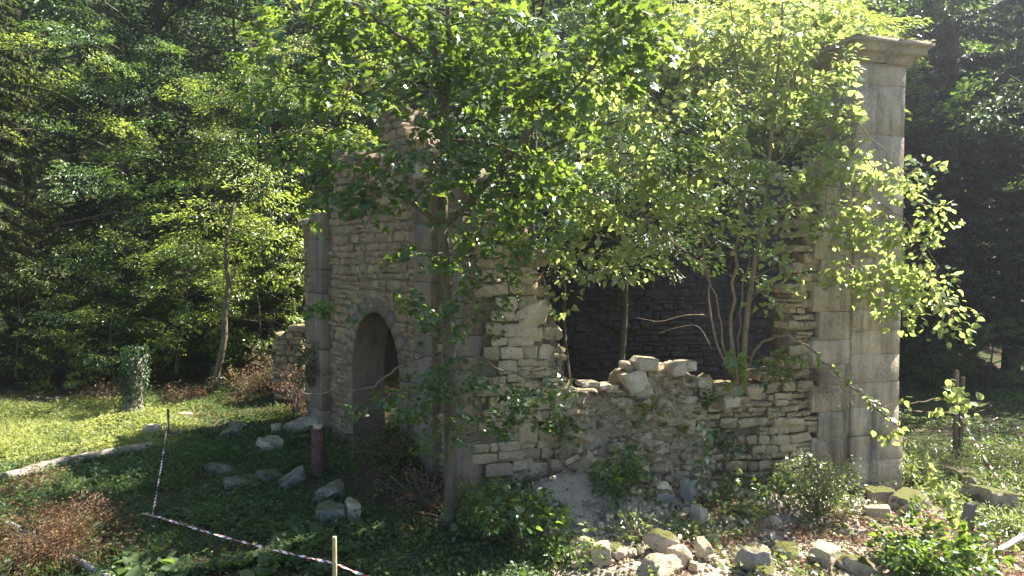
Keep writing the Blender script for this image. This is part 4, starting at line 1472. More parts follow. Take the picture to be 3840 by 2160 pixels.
def build_rocks():
    R, Gy, Ms = M["rock"], M["greyrock"], M["mossrock"]
    g1 = "fallen blocks on the slope left of the gateway"
    for a in (
            (562, 1632, .52, .4, .36, R, "sunlit squared pale block at the right end of the meadow", .9, (0.05, 0.1), .3),
            (690, 1562, .42, .3, .16, R, "small flat tan stone in the sun behind the tape stake", .6, (0, 0), .5),
            (648, 1640, .50, .3, .22, Gy, "grey squared block half buried at the foot of the far tape stake", .9, (0, 0), .2),
            (885, 1612, .55, .35, .26, Gy, "low grey block uphill of the leaning slab, left of the gateway", .7, (0.1, 0.2), .7),
            (862, 1640, .62, .4, .24, Gy, "flat grey slab tilted in the grass left of the big block", .7, (0.25, -0.3), .2),
            (1002, 1698, .66, .55, .46, R, "big squared pale block with dark shaded side left of the red post", .95, (0.05, 0.06), .75),
            (1032, 1628, .30, .25, .42, R, "upright narrow block behind the big squared block", .8, (0.1, 0.1), .4),
            (1122, 1622, 1.05, .45, .34, R, "long pale slab lying against the gateway foot", .85, (0.05, -0.18), .25),
            (1118, 1650, .45, .3, .14, Gy, "thin broken piece below the long pale slab", .5, (0, 0), .3),
            (820, 1772, .62, .4, .22, Gy, "jagged grey stone low in the herbs, nearest the tape", 0.0, (0.2, 0.1), .4),
            (892, 1826, .70, .35, .18, Gy, "flat grey slab sunk in the herbs, middle of the slope", .5, (0.3, 0.1), .6),
            (1000, 1800, .55, .35, .16, Gy, "dark sunken slab between the middle slab and the tilted slab", .5, (0.3, 0.2), .9),
            (1095, 1824, .62, .3, .22, Gy, "tilted grey slab below the red post", .6, (0.35, -0.45), .6),
            (1232, 1880, .62, .35, .26, Gy, "ragged grey slab leaning behind the grey cube", .4, (0.5, -0.35), .5),
            (1232, 1962, .62, .5, .40, Gy, "large grey cuboid block lying left of the upright block", .98, (0.02, 0.04), .15),
            (1318, 1955, .30, .32, .46, R, "upright pale block leaning on the grey cuboid", .95, (0.06, 0.12), .4),
            (1062, 2050, .58, .4, .16, Gy, "thin grey slab above the tape, left of the near stake", .6, (0.3, 0.1), .2),
            (428, 2075, .30, .25, .14, Gy, "small grey stone at the bottom left near the brown bracken", 0.0, (0, 0), .2),
            (1500, 2010, .5, .4, .2, Ms, "mossy brown stone under the maple's low sprays", 0.0, (0, 0), .3)):
        px, py, w, d, h, mat, label, blk, tl, rot = a
        rock("fallen_block" if blk else "fallen_stone", px, py, w * .86, d * .86, h * .95, mat, int(px * 3 + py), label, "stone", blk, rot, tl, 0.30 if blk > .8 else 0.40, g1)
    g2 = "boulders strewn before the broken wall"
    for a in (
            (2480, 2098, .42, .36, .40, Ms, "rounded boulder with yellow moss on its right side, front middle", 0.0, .1),
            (2478, 2180, .50, .42, .40, R, "large pale boulder under the yellow mossed one", 0.0, .1),
            (2195, 2118, .42, .36, .30, R, "pale smooth boulder at the left end of the stone row", 0.0, .15),
            (2256, 2112, .30, .26, .28, R, "pale squarish stone second in the row from the left", .7, .1),
            (2312, 2108, .28, .24, .28, Ms, "tan mossy stone third in the row from the left", .3, .1),
            (2352, 2100, .18, .16, .18, R, "small stone at the right end of the stone row", .3, .1),
            (2285, 2128, .20, .16, .14, R, "little pale stone before the stone row", 0.0, .1),
            (2604, 2150, .18, .16, .17, R, "small white rounded stone near the bottom, right of the large boulder", 0.0, .1),
            (2560, 2128, .34, .3, .34, R, "pale angular stone right of the yellow mossed boulder", .4, .15),
            (2640, 2105, .30, .26, .30, R, "pale pointed stone behind the small white one", .3, .15),
            (2625, 1978, .24, .26, .42, Ms, "dark mossy upright stone below the leaning stone", .3, .1),
            (2590, 1900, .26, .28, .52, Gy, "leaning weathered stone at the foot of the breach", .5, .1),
            (2482, 1868, .44, .32, .26, R, "flat pale stone atop grey one at the breach foot", .2, .1),
            (2478, 1895, .38, .32, .28, Gy, "grey shaded stone under the flat pale one", .6, .1),
            (2828, 2150, .46, .38, .34, Gy, "grey egg-shaped boulder with bright top at the bottom right of centre", 0.0, .15),
            (2855, 2085, .32, .3, .2, R, "sunlit white stone behind the egg-shaped boulder", .2, .2),
            (2965, 2100, .40, .34, .28, Ms, "yellow mossed boulder right of the egg-shaped one", 0.0, .15),
            (2875, 2185, .42, .34, .22, Ms, "mossy boulder cut by the bottom edge", 0.0, .15),
            (3105, 2125, .46, .36, .34, R, "sunlit pale block with dark front, left of the big shrub", .7, .15),
            (3225, 2170, .50, .4, .36, Ms, "pale boulder with mossy top at the bottom left of the big shrub", 0.0, .15),
            (3025, 1995, .30, .25, .18, Ms, "yellow moss cushion stone under the white lit bush", 0.0, .2),
            (3170, 2010, .32, .3, .2, Ms, "moss capped stone between bush and pier", 0.0, .2),
            (3255, 1965, .24, .22, .14, Ms, "small moss capped stone before the pier foot", 0.0, .2),
            (3315, 1900, .50, .45, .34, Ms, "mossy squared block at the pier foot", .6, .15),
            (3300, 1950, .44, .36, .24, R, "bare pale block below the mossy pier block", .7, .15),
            (3425, 1925, 1.15, .5, .34, Ms, "long mossy slab right of the pier foot", .8, .15),
            (3350, 1788, .40, .36, .34, R, "toppled pale stone touching the pier's right side", .4, .15),
            (3610, 1800, 1.25, .7, .20, R, "broad flat sunlit slab right of the pier", .6, .2),
            (3560, 1770, .7, .4, .18, Gy, "thin grey slab behind the broad flat slab", .6, .2),
            (3660, 1840, .5, .4, .3, Ms, "mossy lump before the broad flat slab", 0.0, .2),
            (3715, 1915, .85, .55, .46, Ms, "large mossy boulder with dark underside at the right", .3, .15),
            (3640, 1990, .22, .2, .5, Gy, "pale upright stone edge behind the big shrub", .8, .1),
            (3560, 1880, .4, .35, .2, R, "white sunlit stone above the long mossy slab", .3, .2),
            (3180, 1900, .4, .3, .22, R, "low pale stone between the white bush and the pier", .3, .2),
            (2740, 1990, .4, .3, .2, R, "sunlit low stone right of the dark upright stone", .2, .2),
            (2900, 1980, .34, .3, .2, R, "sunlit low stone before the red herbs", .2, .2)):
        px, py, w, d, h, mat, label, blk, sink = a
        rock("boulder" if blk < .3 else "fallen_block", px, py, w, d, h, mat, int(px * 5 + py), label, "stone", blk if w > .6 else (0.0 if blk < .5 else blk * .7), None, (0.1, 0.08), sink, g2)
    # loose stones too alike to name singly
    rg = np.random.default_rng(99)
    protos = []
    for k in range(8):
        v, f = rock_geo(rg, (1, 0.85, 0.7), 0.4 if k % 2 else 0.0, ICO2)
        me = MB().add(v, f).mesh("loose_stone", True)
        me.materials.append(R if k % 3 else Gy)
        protos.append(me)
    n = 0
    while n < 220:
        px, py = rg.uniform(2080, 3840), rg.uniform(1850, 2170)
        if vnoise(px / 160, py / 60, 3) < 0.45:
            continue
        p = on_ground(px, py)
        s = rg.choice([.07, .10, .14, .19], p=[.3, .35, .25, .1])
        o = bpy.data.objects.new("loose_stone", protos[n % 8])
        COL.objects.link(o)
        o.location = Vector(p) + Vector((0, 0, s * 0.2))
        o.scale = (s, s, s)
        o.rotation_euler = (rg.normal(0, .3), rg.normal(0, .3), rg.random() * 6.28)
        tag(o, "small pale loose stone strewn on the ground before the broken wall", "stone", "loose stones before the broken wall", "thing")
        n += 1
    # gravel and mortar crumbs
    mb = MB()
    v0, f0 = ICO1
    n = 4200
    X, Y = rg.uniform(0.2, 9.5, n), rg.uniform(9.0, 13.6, n)
    ok = vnoise(X * 1.3, Y * 1.3, 17) > 0.35
    X, Y = X[ok], Y[ok]
    S = rg.uniform(0.012, 0.05, len(X))
    Z = ground_h(X, Y) + S * 0.2
    for x, y, z, s in zip(X, Y, Z, S):
        mb.add(v0 * (s, s * rg.uniform(.6, 1), s * .6) * rg.uniform(.8, 1.2, (len(v0), 1)) + (x, y, z), f0)
    tag(mb.build("gravel", M["rock"]), "pale mortar crumbs and gravel strewn below the breach", "gravel", kind="stuff")


# ------------------------------------------------------------------ ground cover
def rosettes(mb, kind, X, Y, rg, n, size, height, spread, tilt=0.5, rise=0.5):
    m = len(X)
    Z = ground_h(X, Y)
    a = rg.random((m, n)) * 6.283
    r = rg.random((m, n)) * spread
    h = rg.random((m, n)) * (np.asarray(height)[:, None] if np.ndim(height) else height)
    P = np.stack((X[:, None] + np.cos(a) * r, Y[:, None] + np.sin(a) * r, Z[:, None] + h), -1).reshape(-1, 3)
    D = np.stack((np.cos(a), np.sin(a), rg.normal(rise, .3, (m, n))), -1).reshape(-1, 3)
    Nn = rg.normal(0, tilt, (m * n, 3)) + (0, 0, 1)
    put_leaves(mb, kind, P, D, Nn, size * rg.uniform(.55, 1.3, m * n))


def scatter(n, x0, x1, y0, y1, dens, rg):
    X, Y = rg.uniform(x0, x1, n), rg.uniform(y0, y1, n)
    k = rg.random(n) < dens(X, Y)
    return X[k], Y[k]


def meadow_mask(X, Y):
    # the clearing, up to the fallen log
    edge = 16.6 + (X + 8.0) * 0.30
    return sstep(-0.4, 0.6, Y - edge) * sstep(22.8, 21.0, Y) * sstep(-.45, -.52, X / np.maximum(Y, 1))


def out_of_ruin(X, Y):
    a = (np.stack((X - FAC.O[0], Y - FAC.O[1]), -1) @ FAC.N[:2]) > 0.05
    b = (np.stack((X - RUN.O[0], Y - RUN.O[1]), -1) @ RUN.N[:2]) > 0.05
    return (a | b).astype(float)


def build_cover():
    rg = np.random.default_rng(61)
    mb = MB()
    d = lambda X, Y: (1 - 0.85 * meadow_mask(X, Y)) * out_of_ruin(X, Y) * np.clip(fbm(X * .8, Y * .8, 21) * 2.6 - .55, 0.06, 1) * np.where((X < -4.5) & (Y < 11.5), .45, 1.0)
    X, Y = scatter(26000, -15, 0.6, 8.2, 25, d, rg)
    rosettes(mb, "simple", X, Y, rg, 8, 0.062, 0.04 + 0.24 * vnoise(X * 1.7, Y * 1.7, 5) ** 2, 0.14)
    X, Y = scatter(3600, -12, 0.4, 8.2, 19, d, rg)
    rosettes(mb, "round", X, Y, rg, 5, 0.07, 0.22, 0.16, 0.55)
    X, Y = scatter(9000, -14, 0.4, 8.2, 22, lambda X, Y: out_of_ruin(X, Y) * sstep(.42, .6, fbm(X * .7, Y * .7, 29)), rg)
    rosettes(mb, "blade", X, Y, rg, 4, 0.20, 0.02, 0.07, 0.6, 1.6)
    tag(mb.build("herb_carpet", M["herb"]), "dark green low herbs carpeting the shaded slope left of the ruin", "ground cover", kind="stuff")
    # broad-leaved plants at the bottom left
    mb = MB()
    d = lambda X, Y: sstep(.5, .62, fbm(X * .9, Y * .9, 27)) * np.where((X < -1.5), .8, .2)
    X, Y = scatter(700, -8, 0, 8.4, 12.5, d, rg)
    rosettes(mb, "round", X, Y, rg, 7, 0.20, 0.06, 0.05, 0.3, 0.8)
    tag(mb.build("broad_leaved_herbs", M["herb"]), "broad-leaved herbs in rosettes near the bottom left", "ground cover", kind="stuff")
    # meadow
    mb = MB()
    X, Y = scatter(26000, -19, -5, 15.5, 26, lambda X, Y: meadow_mask(X, Y) * np.clip(fbm(X * .9, Y * .9, 8) * 3 - .9, .04, 1), rg)
    rosettes(mb, "blade", X, Y, rg, 3, 0.19, 0.02, 0.08, 0.6, 1.5)
    X, Y = scatter(22000, -19, -5, 15.5, 26, lambda X, Y: meadow_mask(X, Y) * np.clip(fbm(X * 1.1, Y * 1.1, 9) * 2 - .4, .1, 1), rg)
    rosettes(mb, "simple", X, Y, rg, 5, 0.095, 0.05 + .3 * vnoise(X * 1.3, Y * 1.3, 3) ** 2, 0.12, 0.45, .15)
    tag(mb.build("meadow_grass", M["meadow"]), "bright sunlit grass and herbs in the clearing at the left", "grass", kind="stuff")
    # weeds before the broken wall
    mb = MB()
    d = lambda X, Y: np.clip(fbm(X * 1.1, Y * 1.1, 33) * 3.6 - 1.55, .015, 1) * sstep(1.0, 2.4, X) * (1 - sstep(-.1, .3, (np.stack((X - RUN.O[0], Y - RUN.O[1]), -1) @ -RUN.N[:2]) * (X < 8)))
    X, Y = scatter(6500, 0.8, 12, 8.6, 15.5, d, rg)
    rosettes(mb, "simple", X, Y, rg, 6, 0.085, 0.05 + .22 * vnoise(X * 2, Y * 2, 6) ** 2, 0.12, .7)
    X, Y = scatter(1500, 0.8, 12, 8.6, 14.5, d, rg)
    rosettes(mb, "round", X, Y, rg, 5, 0.085, 0.25, 0.13, .7)
    X, Y = scatter(4200, 8.8, 15, 13, 18.5, lambda X, Y: np.clip(fbm(X * .9, Y * .9, 35) * 2.6 - .8, .03, 1) * sstep(18.3, 16.8, Y), rg)
    rosettes(mb, "narrow", X, Y, rg, 6, 0.14, 0.22, 0.14, .6, .9)
    tag(mb.build("weed_patches", M["weed"]), "sunlit weeds growing among the stones before the broken wall", "weeds", kind="stuff")
    mb = MB()
    d = lambda X, Y: sstep(.5, .62, fbm(X * .75, Y * .75, 44)) * sstep(1.6, 2.8, X)
    X, Y = scatter(4200, 1.2, 10, 8.8, 13.3, d, rg)
    rosettes(mb, "narrow", X, Y, rg, 7, 0.075, 0.16, 0.12, .8, .6)
    tag(mb.build("red_herbs", M["redherb"]), "reddish brown herbs spread between the boulders at the lower right", "ground cover", kind="stuff")
    # leaf litter
    mb = MB()
    d = lambda X, Y: np.clip(fbm(X * .6, Y * .6, 51) * 2 - .5, .05, 1) * (1 - .8 * meadow_mask(X, Y))
    X, Y = scatter(16000, -14, 14, 8.2, 26, d, rg)
    rosettes(mb, "simple", X, Y, rg, 2, 0.075, 0.03, 0.08, .35, .1)
    X, Y = scatter(5200, 1.5, 11, 8.6, 14, lambda X, Y: np.clip(fbm(X * .9, Y * .9, 53) * 2.6 - .8, .05, 1), rg)
    rosettes(mb, "narrow", X, Y, rg, 4, 0.10, 0.03, 0.10, .5, .05)
    X, Y = scatter(9000, -11, -4.5, 19.5, 27, lambda X, Y: np.clip(fbm(X * .7, Y * .7, 55) * 2 - .3, .1, 1) * (1 - meadow_mask(X, Y)), rg)
    rosettes(mb, "simple", X, Y, rg, 3, 0.085, 0.06, 0.10, .5, .1)
    tag(mb.build("leaf_litter", M["dead"]), "brown fallen leaves scattered over the bare soil", "leaf litter", kind="stuff")
    # forest floor cover on the right, behind the pier
    mb = MB()
    X, Y = scatter(9000, 7.5, 24, 15, 29, lambda X, Y: np.clip(fbm(X * .5, Y * .5, 57) * 2.4 - .8, .02, 1) * sstep(17, 19, Y), rg)
    rosettes(mb, "simple", X, Y, rg, 5, 0.12, 0.12, 0.16)
    tag(mb.build("forest_floor_herbs", M["beech"]), "sparse dark herbs on the shaded forest floor right of the pier", "ground cover", kind="stuff")


# ------------------------------------------------------------------ shrubs
def bush(name, px, py, Y, w, h, kind, leafm, size, nst, nsp, n, seed, label, cat="shrub", L=0.35, bark="hazelbark", base=None, up=0.6, dead=False, depth=0.8, group=None, tilt=.65):
    rg = np.random.default_rng(seed)
    if base is None:
        b = at(px, py, Y)
        b[2] = gz(b[0], b[1]) - 0.03
    else:
        b = np.array(base, float)
    root = thing(name, b, label, cat, group)
    wood, leaf = MB(), MB()
    P, D = [], []
    for k in range(nst):
        a = rg.random() * 6.283
        r = math.sqrt(rg.random())
        e = b + np.array((math.cos(a) * r * w / 2, math.sin(a) * r * w / 2 * depth, h * rg.uniform(0.55, 1.0) * (1 - 0.35 * r * r)))
        s = b + np.array((math.cos(a) * r * w * 0.08, math.sin(a) * r * w * 0.08, 0))
        c = curve(s, e, rg, 0.0, 0.06, 8)
        c[:, 2] += np.sin(np.linspace(0, math.pi, 8)) * 0.05 * h
        wood.tube(c, np.linspace(.004 + .006 * h, .003, 8), 5, cap=False)
        for j in range(max(1, nsp // nst)):
            t = 1 - rg.random() ** 1.3 * 0.85
            p = c[min(7, int(t * 7.99))]
            P.append(p + rg.normal(0, .05, 3))
            D.append(unit(np.array((math.cos(a), math.sin(a), up)) + rg.normal(0, .8, 3)))
    sprays(leaf, kind, np.array(P), np.array(D), L, n, size, rg, tilt=tilt, flat=.2, droop=.3)
    wood.build("stems", M[bark], root, smooth=True)
    leaf.build("leaves", leafm, root)
    return root


def upright(name, base, h, n, kind, leafm, size, seed, label, lean=(0, 0), cat="sapling", group=None, start=.15, r=.012, face=(0, -.25, 1)):
    """a single shoot with leaves up its length"""
    rg = np.random.default_rng(seed)
    b = np.array(base, float)
    root = thing(name, b, label, cat, group)
    e = b + np.array((lean[0], lean[1], h))
    c = curve(b, e, rg, 0, .03, 12)
    MB().tube(c, np.linspace(r, .004, 12), 6).build("stem", M["hazelbark"], root, smooth=True)
    t = start + (1 - start) * rg.random(n)
    P = np.stack([np.interp(t, np.linspace(0, 1, 12), c[:, q]) for q in range(3)], 1)
    a = rg.random(n) * 6.283
    out = np.stack((np.cos(a), np.sin(a), rg.normal(.1, .3, n)), 1)
    P = P + out * (rg.random((n, 1)) * .16 * (1.2 - t[:, None]) + .04)
    mb = MB()
    put_leaves(mb, kind, P, out + (0, 0, -.3), rg.normal(0, .35, (n, 3)) + face, size * rg.uniform(.6, 1.2, n))
    mb.build("leaves", leafm, root)
    return root


def build_shrubs():
    W, Hh = M["weed"], M["herb"]
    bush("shrub", 3070, 1935, 12.6, 1.15, 1.35, "simple", W, .075, 34, 190, 14, 401, "dense small-leaved bush shining white in the sun left of the pier foot", L=.30)
    bush("shrub", 3480, 2200, 10.2, 1.4, 1.05, "round", M["maple"], .10, 26, 130, 13, 402, "broad dark green shrub with glowing leaf edges at the bottom right", L=.36)
    bush("shrub", 1960, 2170, 10.6, 1.25, 1.15, "round", M["maple"], .11, 24, 95, 13, 403, "dark green broad-leaved shrub at the foot of the standing corner", L=.36)
    bush("shrub", 1830, 2080, 11.3, .9, 0.95, "round", M["maple"], .09, 16, 60, 12, 404, "small shaded shrub left of the broad-leaved one at the corner", L=.3)
    bush("shrub", 2110, 2160, 10.2, .9, .6, "simple", M["maple"], .085, 18, 60, 13, 405, "low leafy clump right of the broad-leaved corner shrub", L=.28)
    bush("shrub", 2310, 1880, 12.0, .95, .75, "round", M["maple"], .10, 14, 46, 11, 406, "green shrub growing at the foot of the lime mortar slope", L=.3)
    bush("shrub", 2400, 2100, 10.7, .45, .55, "narrow", W, .10, 12, 34, 11, 407, "lush yellow-green weed clump left of the yellow mossed boulder", "weed", L=.22)
    bush("shrub", 2570, 2030, 11.2, .55, .35, "round", W, .085, 12, 30, 10, 408, "low sunlit weed clump behind the yellow mossed boulder", "weed", L=.22)
    bush("shrub", 2780, 1895, 12.2, .95, .38, "round", W, .11, 16, 44, 10, 409, "large-leaved weeds shining white below the coursed wall", "weed", L=.28)
    bush("shrub", 2900, 1880, 12.7, .5, .6, "round", M["maple"], .10, 9, 24, 10, 410, "shaded green plant against the coursed wall", L=.25)
    for k, (px, py, Y, w, h, lab) in enumerate(((3560, 1760, 15.6, 1.0, .7, "feathery sunlit bush in front of the old post"), (3700, 1740, 16.2, 1.5, .8, "feathery sunlit bush right of the old post"), (3830, 1760, 15.6, 1.3, 1.0, "tall feathery bush at the right edge"), (3430, 1800, 15.0, .7, .75, "small leafy bush right behind the pier"), (3800, 2000, 12.2, .8, .5, "ferny clump at the right edge beside the tape"), (3740, 1960, 12.6, .6, .35, "low clump beside the large mossy boulder"))):
        bush("shrub", px, py, Y, w, h, "narrow", W, .12, 16, 60, 14, 420 + k, lab, L=.34)
    # plants rooted on the wall
    b = RUN.P(RUN.uz(2690, 1470)[0], RUN.uz(2690, 1470)[1], .6)
    r_ = np.random.default_rng(5)
    upright("maple_sapling", b, .85, 30, "maple", M["lime_leaf"], .23, 430, "bright green maple sapling with large leaves on top of the rubble", cat="sapling", start=.25, face=(0, -1, .35))
    b = on_ground(2630, 1900)
    upright("nettle_sapling", b, 1.45, 62, "round", W, .14, 431, "tall leafy shoot with white shining leaves before the breach", cat="sapling", start=.1, r=.014, face=(.2, -.6, .8))
    b = on_ground(2700, 1890)
    upright("nettle_sapling", b, .95, 26, "round", W, .12, 432, "shorter leafy shoot right of the tall shining one", lean=(.25, -.1), start=.25)
    for k, (px, py, w, h, lab) in enumerate(((2880, 1420, .9, .35, "green tuft on the wall top left of the pier"), (2930, 1380, .5, .45, "small plant on the wall top against the pier"), (2600, 1490, .5, .22, "low green plant on the rubble crest"), (2500, 1620, .5, .25, "small hanging plant in the mortar slope"), (2720, 1660, .6, .3, "green plant growing out of the coursed wall"), (2420, 1530, .4, .2, "tiny plant in a joint of the rubble"), (2080, 1600, .4, .25, "plant clinging to the torn edge of the corner"), (2330, 1690, .4, .25, "leafy tuft on the lime slope"))):
        u, z = RUN.uz(px, py)
        bush("wall_plant", 0, 0, 0, w, h, "round", M["lime_leaf"] if k % 2 else M["maple"], .085, 8, 22, 9, 440 + k, lab, "plant", L=.22, base=RUN.P(u, z - .05, .22))
    # dry grass hanging from the wall beside the pier
    rg = np.random.default_rng(460)
    root = thing("dry_grass", RUN.P(RUN.uz(3010, 1400)[0], RUN.uz(3010, 1400)[1], .2), "dry tan grass stalks drooping over the wall beside the pier", "grass")
    mb = MB()
    for _ in range(90):
        u, z = RUN.uz(rg.uniform(2960, 3080), rg.uniform(1370, 1470))
        s = RUN.P(u, z, .2)
        a = rg.uniform(-.4, 1.0)
        ln = rg.uniform(.3, .8)
        t = np.linspace(0, 1, 7)[:, None]
        c = s + t * (np.array((math.cos(a) * .9, -.5, .35)) * ln) + (t ** 2) * np.array((0, 0, -.75 * ln))
        mb.tube(c, np.linspace(.004, .0015, 7), 3, cap=False)
        put_leaves(mb, "narrow", c[-3:], rg.normal(0, .4, (3, 3)) + (0.2, -.2, -.6), rg.normal(0, 1, (3, 3)), rg.uniform(.03, .07, 3))
    tag(mb.build("stalks", M["twig"], root), kind="stuff")
    # brown brush
    bush("dead_bracken", 130, 2170, 10.6, 2.6, .55, "narrow", M["dead"], .065, 60, 420, 30, 470, "heap of red-brown dead bracken at the bottom left corner", "bracken", L=.42, bark="twig", up=.3)
    bush("dead_bracken", 300, 2080, 11.6, 1.6, .38, "narrow", M["dead"], .06, 30, 150, 26, 471, "smaller brown bracken patch above the pale pole", "bracken", L=.36, bark="twig", up=.3)
    bush("dead_bracken", 140, 1905, 13.6, .8, .3, "narrow", M["dead"], .09, 14, 46, 14, 472, "low brown brush below the fallen log", "bracken", L=.3, bark="twig", up=.3)
    for k, (px, Y, w, h, lab) in enumerate(((1040, 22.5, 1.6, 1.5, "tangle of dry brown brush before the low wall stub"), (930, 22.6, 2.0, .9, "dry brown brush right of the ivy-clad stump"), (420, 22.4, 2.2, .7, "dry brown brush left of the ivy-clad stump"), (690, 22.4, 1.4, .6, "pale dry brush between the stump and the far stake"), (1110, 20.2, .8, 1.9, "dry brush climbing the left end of the gateway wall"))):
        bush("dry_brush", px, 1500, Y, w, h, "simple", M["dead"], .08, 30, 90, 12, 480 + k, lab, "brush", L=.4, bark="twig", up=.4)
    bush("dry_brush", 1600, 1900, 12.9, 1.9, .8, "simple", M["redherb"], .07, 30, 80, 12, 490, "reddish brown brush at the shaded foot of the gateway wall", "brush", L=.35, bark="twig", up=.5)
    bush("dry_brush", 1450, 1800, 14.2, 2.0, .45, "simple", M["dead"], .06, 34, 120, 14, 493, "low brown brush banked up before the arched gateway", "brush", L=.35, bark="twig", up=.3)
    bush("dry_brush", 1700, 2000, 11.9, 1.5, .5, "simple", M["dead"], .06, 28, 90, 14, 494, "brown brush around the foot of the maple trunk", "brush", L=.35, bark="twig", up=.3)
    bush("shrub", 1480, 1760, 14.0, 1.2, .6, "simple", M["herb"], .085, 18, 60, 13, 491, "dim low shrub before the arch", L=.3)
    bush("shrub", 1200, 1500, 16.2, .5, 1.4, "simple", M["herb"], .09, 12, 60, 14, 492, "dark climbing plant against the left pilaster", L=.3, base=FAC.P(FAC.uz(1215, 1500)[0], 1.2, .35))


# ------------------------------------------------------------------ logs, posts, tape
def log(name, pts, r0, r1, mat, label, cat="log", sides=12, n=20, wob=.02, seed=1):
    rg = np.random.default_rng(seed)
    p = smooth_path(pts, n)
    p = p + rg.normal(0, wob, p.shape) * .3
    mb = MB()
    r = np.linspace(r0, r1, n) * rg.uniform(.93, 1.07, n)
    mb.tube(p, r, sides)
    o = mb.build(name, mat, None, smooth=True)
    o.data.transform(Matrix.Translation(-Vector(p[0])))
    o.location = Vector(p[0])
    return tag(o, label, cat, None, "thing")


def tape_mat():
    m, nt, out = newmat("barrier_tape")
    uv = nt.nodes.new("ShaderNodeUVMap")
    sx = nt.nodes.new("ShaderNodeSeparateXYZ")
    nt.links.new(uv.outputs[0], sx.inputs[0])
    f = mth(nt, 'FRACT', mth(nt, 'ADD', mth(nt, 'MULTIPLY', sx.outputs["X"], 5.0), mth(nt, 'MULTIPLY', sx.outputs["Y"], .35)))
    c = mix(nt, mth(nt, 'GREATER_THAN', f, .58), (.74, .71, .69), (.42, .06, .06))
    finish(nt, out, c, .45, None, .4)
    return m


M["tape"] = tape_mat()


def tape(a, b, sag, label, w=.034, seed=3, turns=2.0):
    rg = np.random.default_rng(seed)
    a, b = np.array(a, float), np.array(b, float)
    n = 90
    t = np.linspace(0, 1, n)
    p = a + (b - a) * t[:, None]
    p[:, 2] -= sag * 4 * t * (1 - t)
    for k in range(n):
        p[k, 2] = max(p[k, 2], gz(p[k, 0], p[k, 1]) + .04)
    tg = unit(np.gradient(p, axis=0))
    s = unit(np.cross(tg, (0, 0, 1.0)))
    u = np.cross(s, tg)
    ang = .5 + turns * 6.283 * t + .6 * np.sin(t * 23 + seed)
    wd = np.cos(ang)[:, None] * u + np.sin(ang)[:, None] * s
    v = np.concatenate((p - wd * w / 2, p + wd * w / 2))
    i = np.arange(n - 1)
    f = np.stack((i, i + 1, n + i + 1, n + i), 1)
    L = np.linalg.norm(b - a)
    me = MB().add(v - a, None, f).mesh("barrier_tape", True)
    uvl = me.uv_layers.new(name="UVMap")
    uvs = np.concatenate((np.stack((t * L, 0 * t), 1), np.stack((t * L, 0 * t + 1), 1)))
    li = np.empty(len(me.loops), np.int32)
    me.loops.foreach_get("vertex_index", li)
    uvl.data.foreach_set("uv", uvs[li].astype(np.float32).ravel())
    me.materials.append(M["tape"])
    o = obj("barrier_tape", me, None, Vector(a))
    tag(o, label, "tape", "red and white barrier tape round the ruin", "thing")
    return o


def stake(name, base, h, w, mat, label, lean=(0, 0), point=True, d=None):
    d = d or w * .6
    c = np.array([(-w / 2, -d / 2), (w / 2, -d / 2), (w / 2, d / 2), (-w / 2, d / 2)])
    rings = []
    for z, s in ((-.25, 1), (h * .5, 1.02), (h - .02, 1), (h, .86)):
        rings.append([(x * s + lean[0] * z / h, y * s + lean[1] * z / h, z) for x, y in c])
    v = np.array(rings).reshape(-1, 3)
    f = [(q * 4 + s, q * 4 + (s + 1) % 4, q * 4 + 4 + (s + 1) % 4, q * 4 + 4 + s) for q in range(3) for s in range(4)]
    f += [(0, 3, 2, 1), (12, 13, 14, 15)]
    o = MB().add(v, None, f).build(name, mat, None, loc=Vector(base))
    return tag(o, label, "stake", None, "thing")


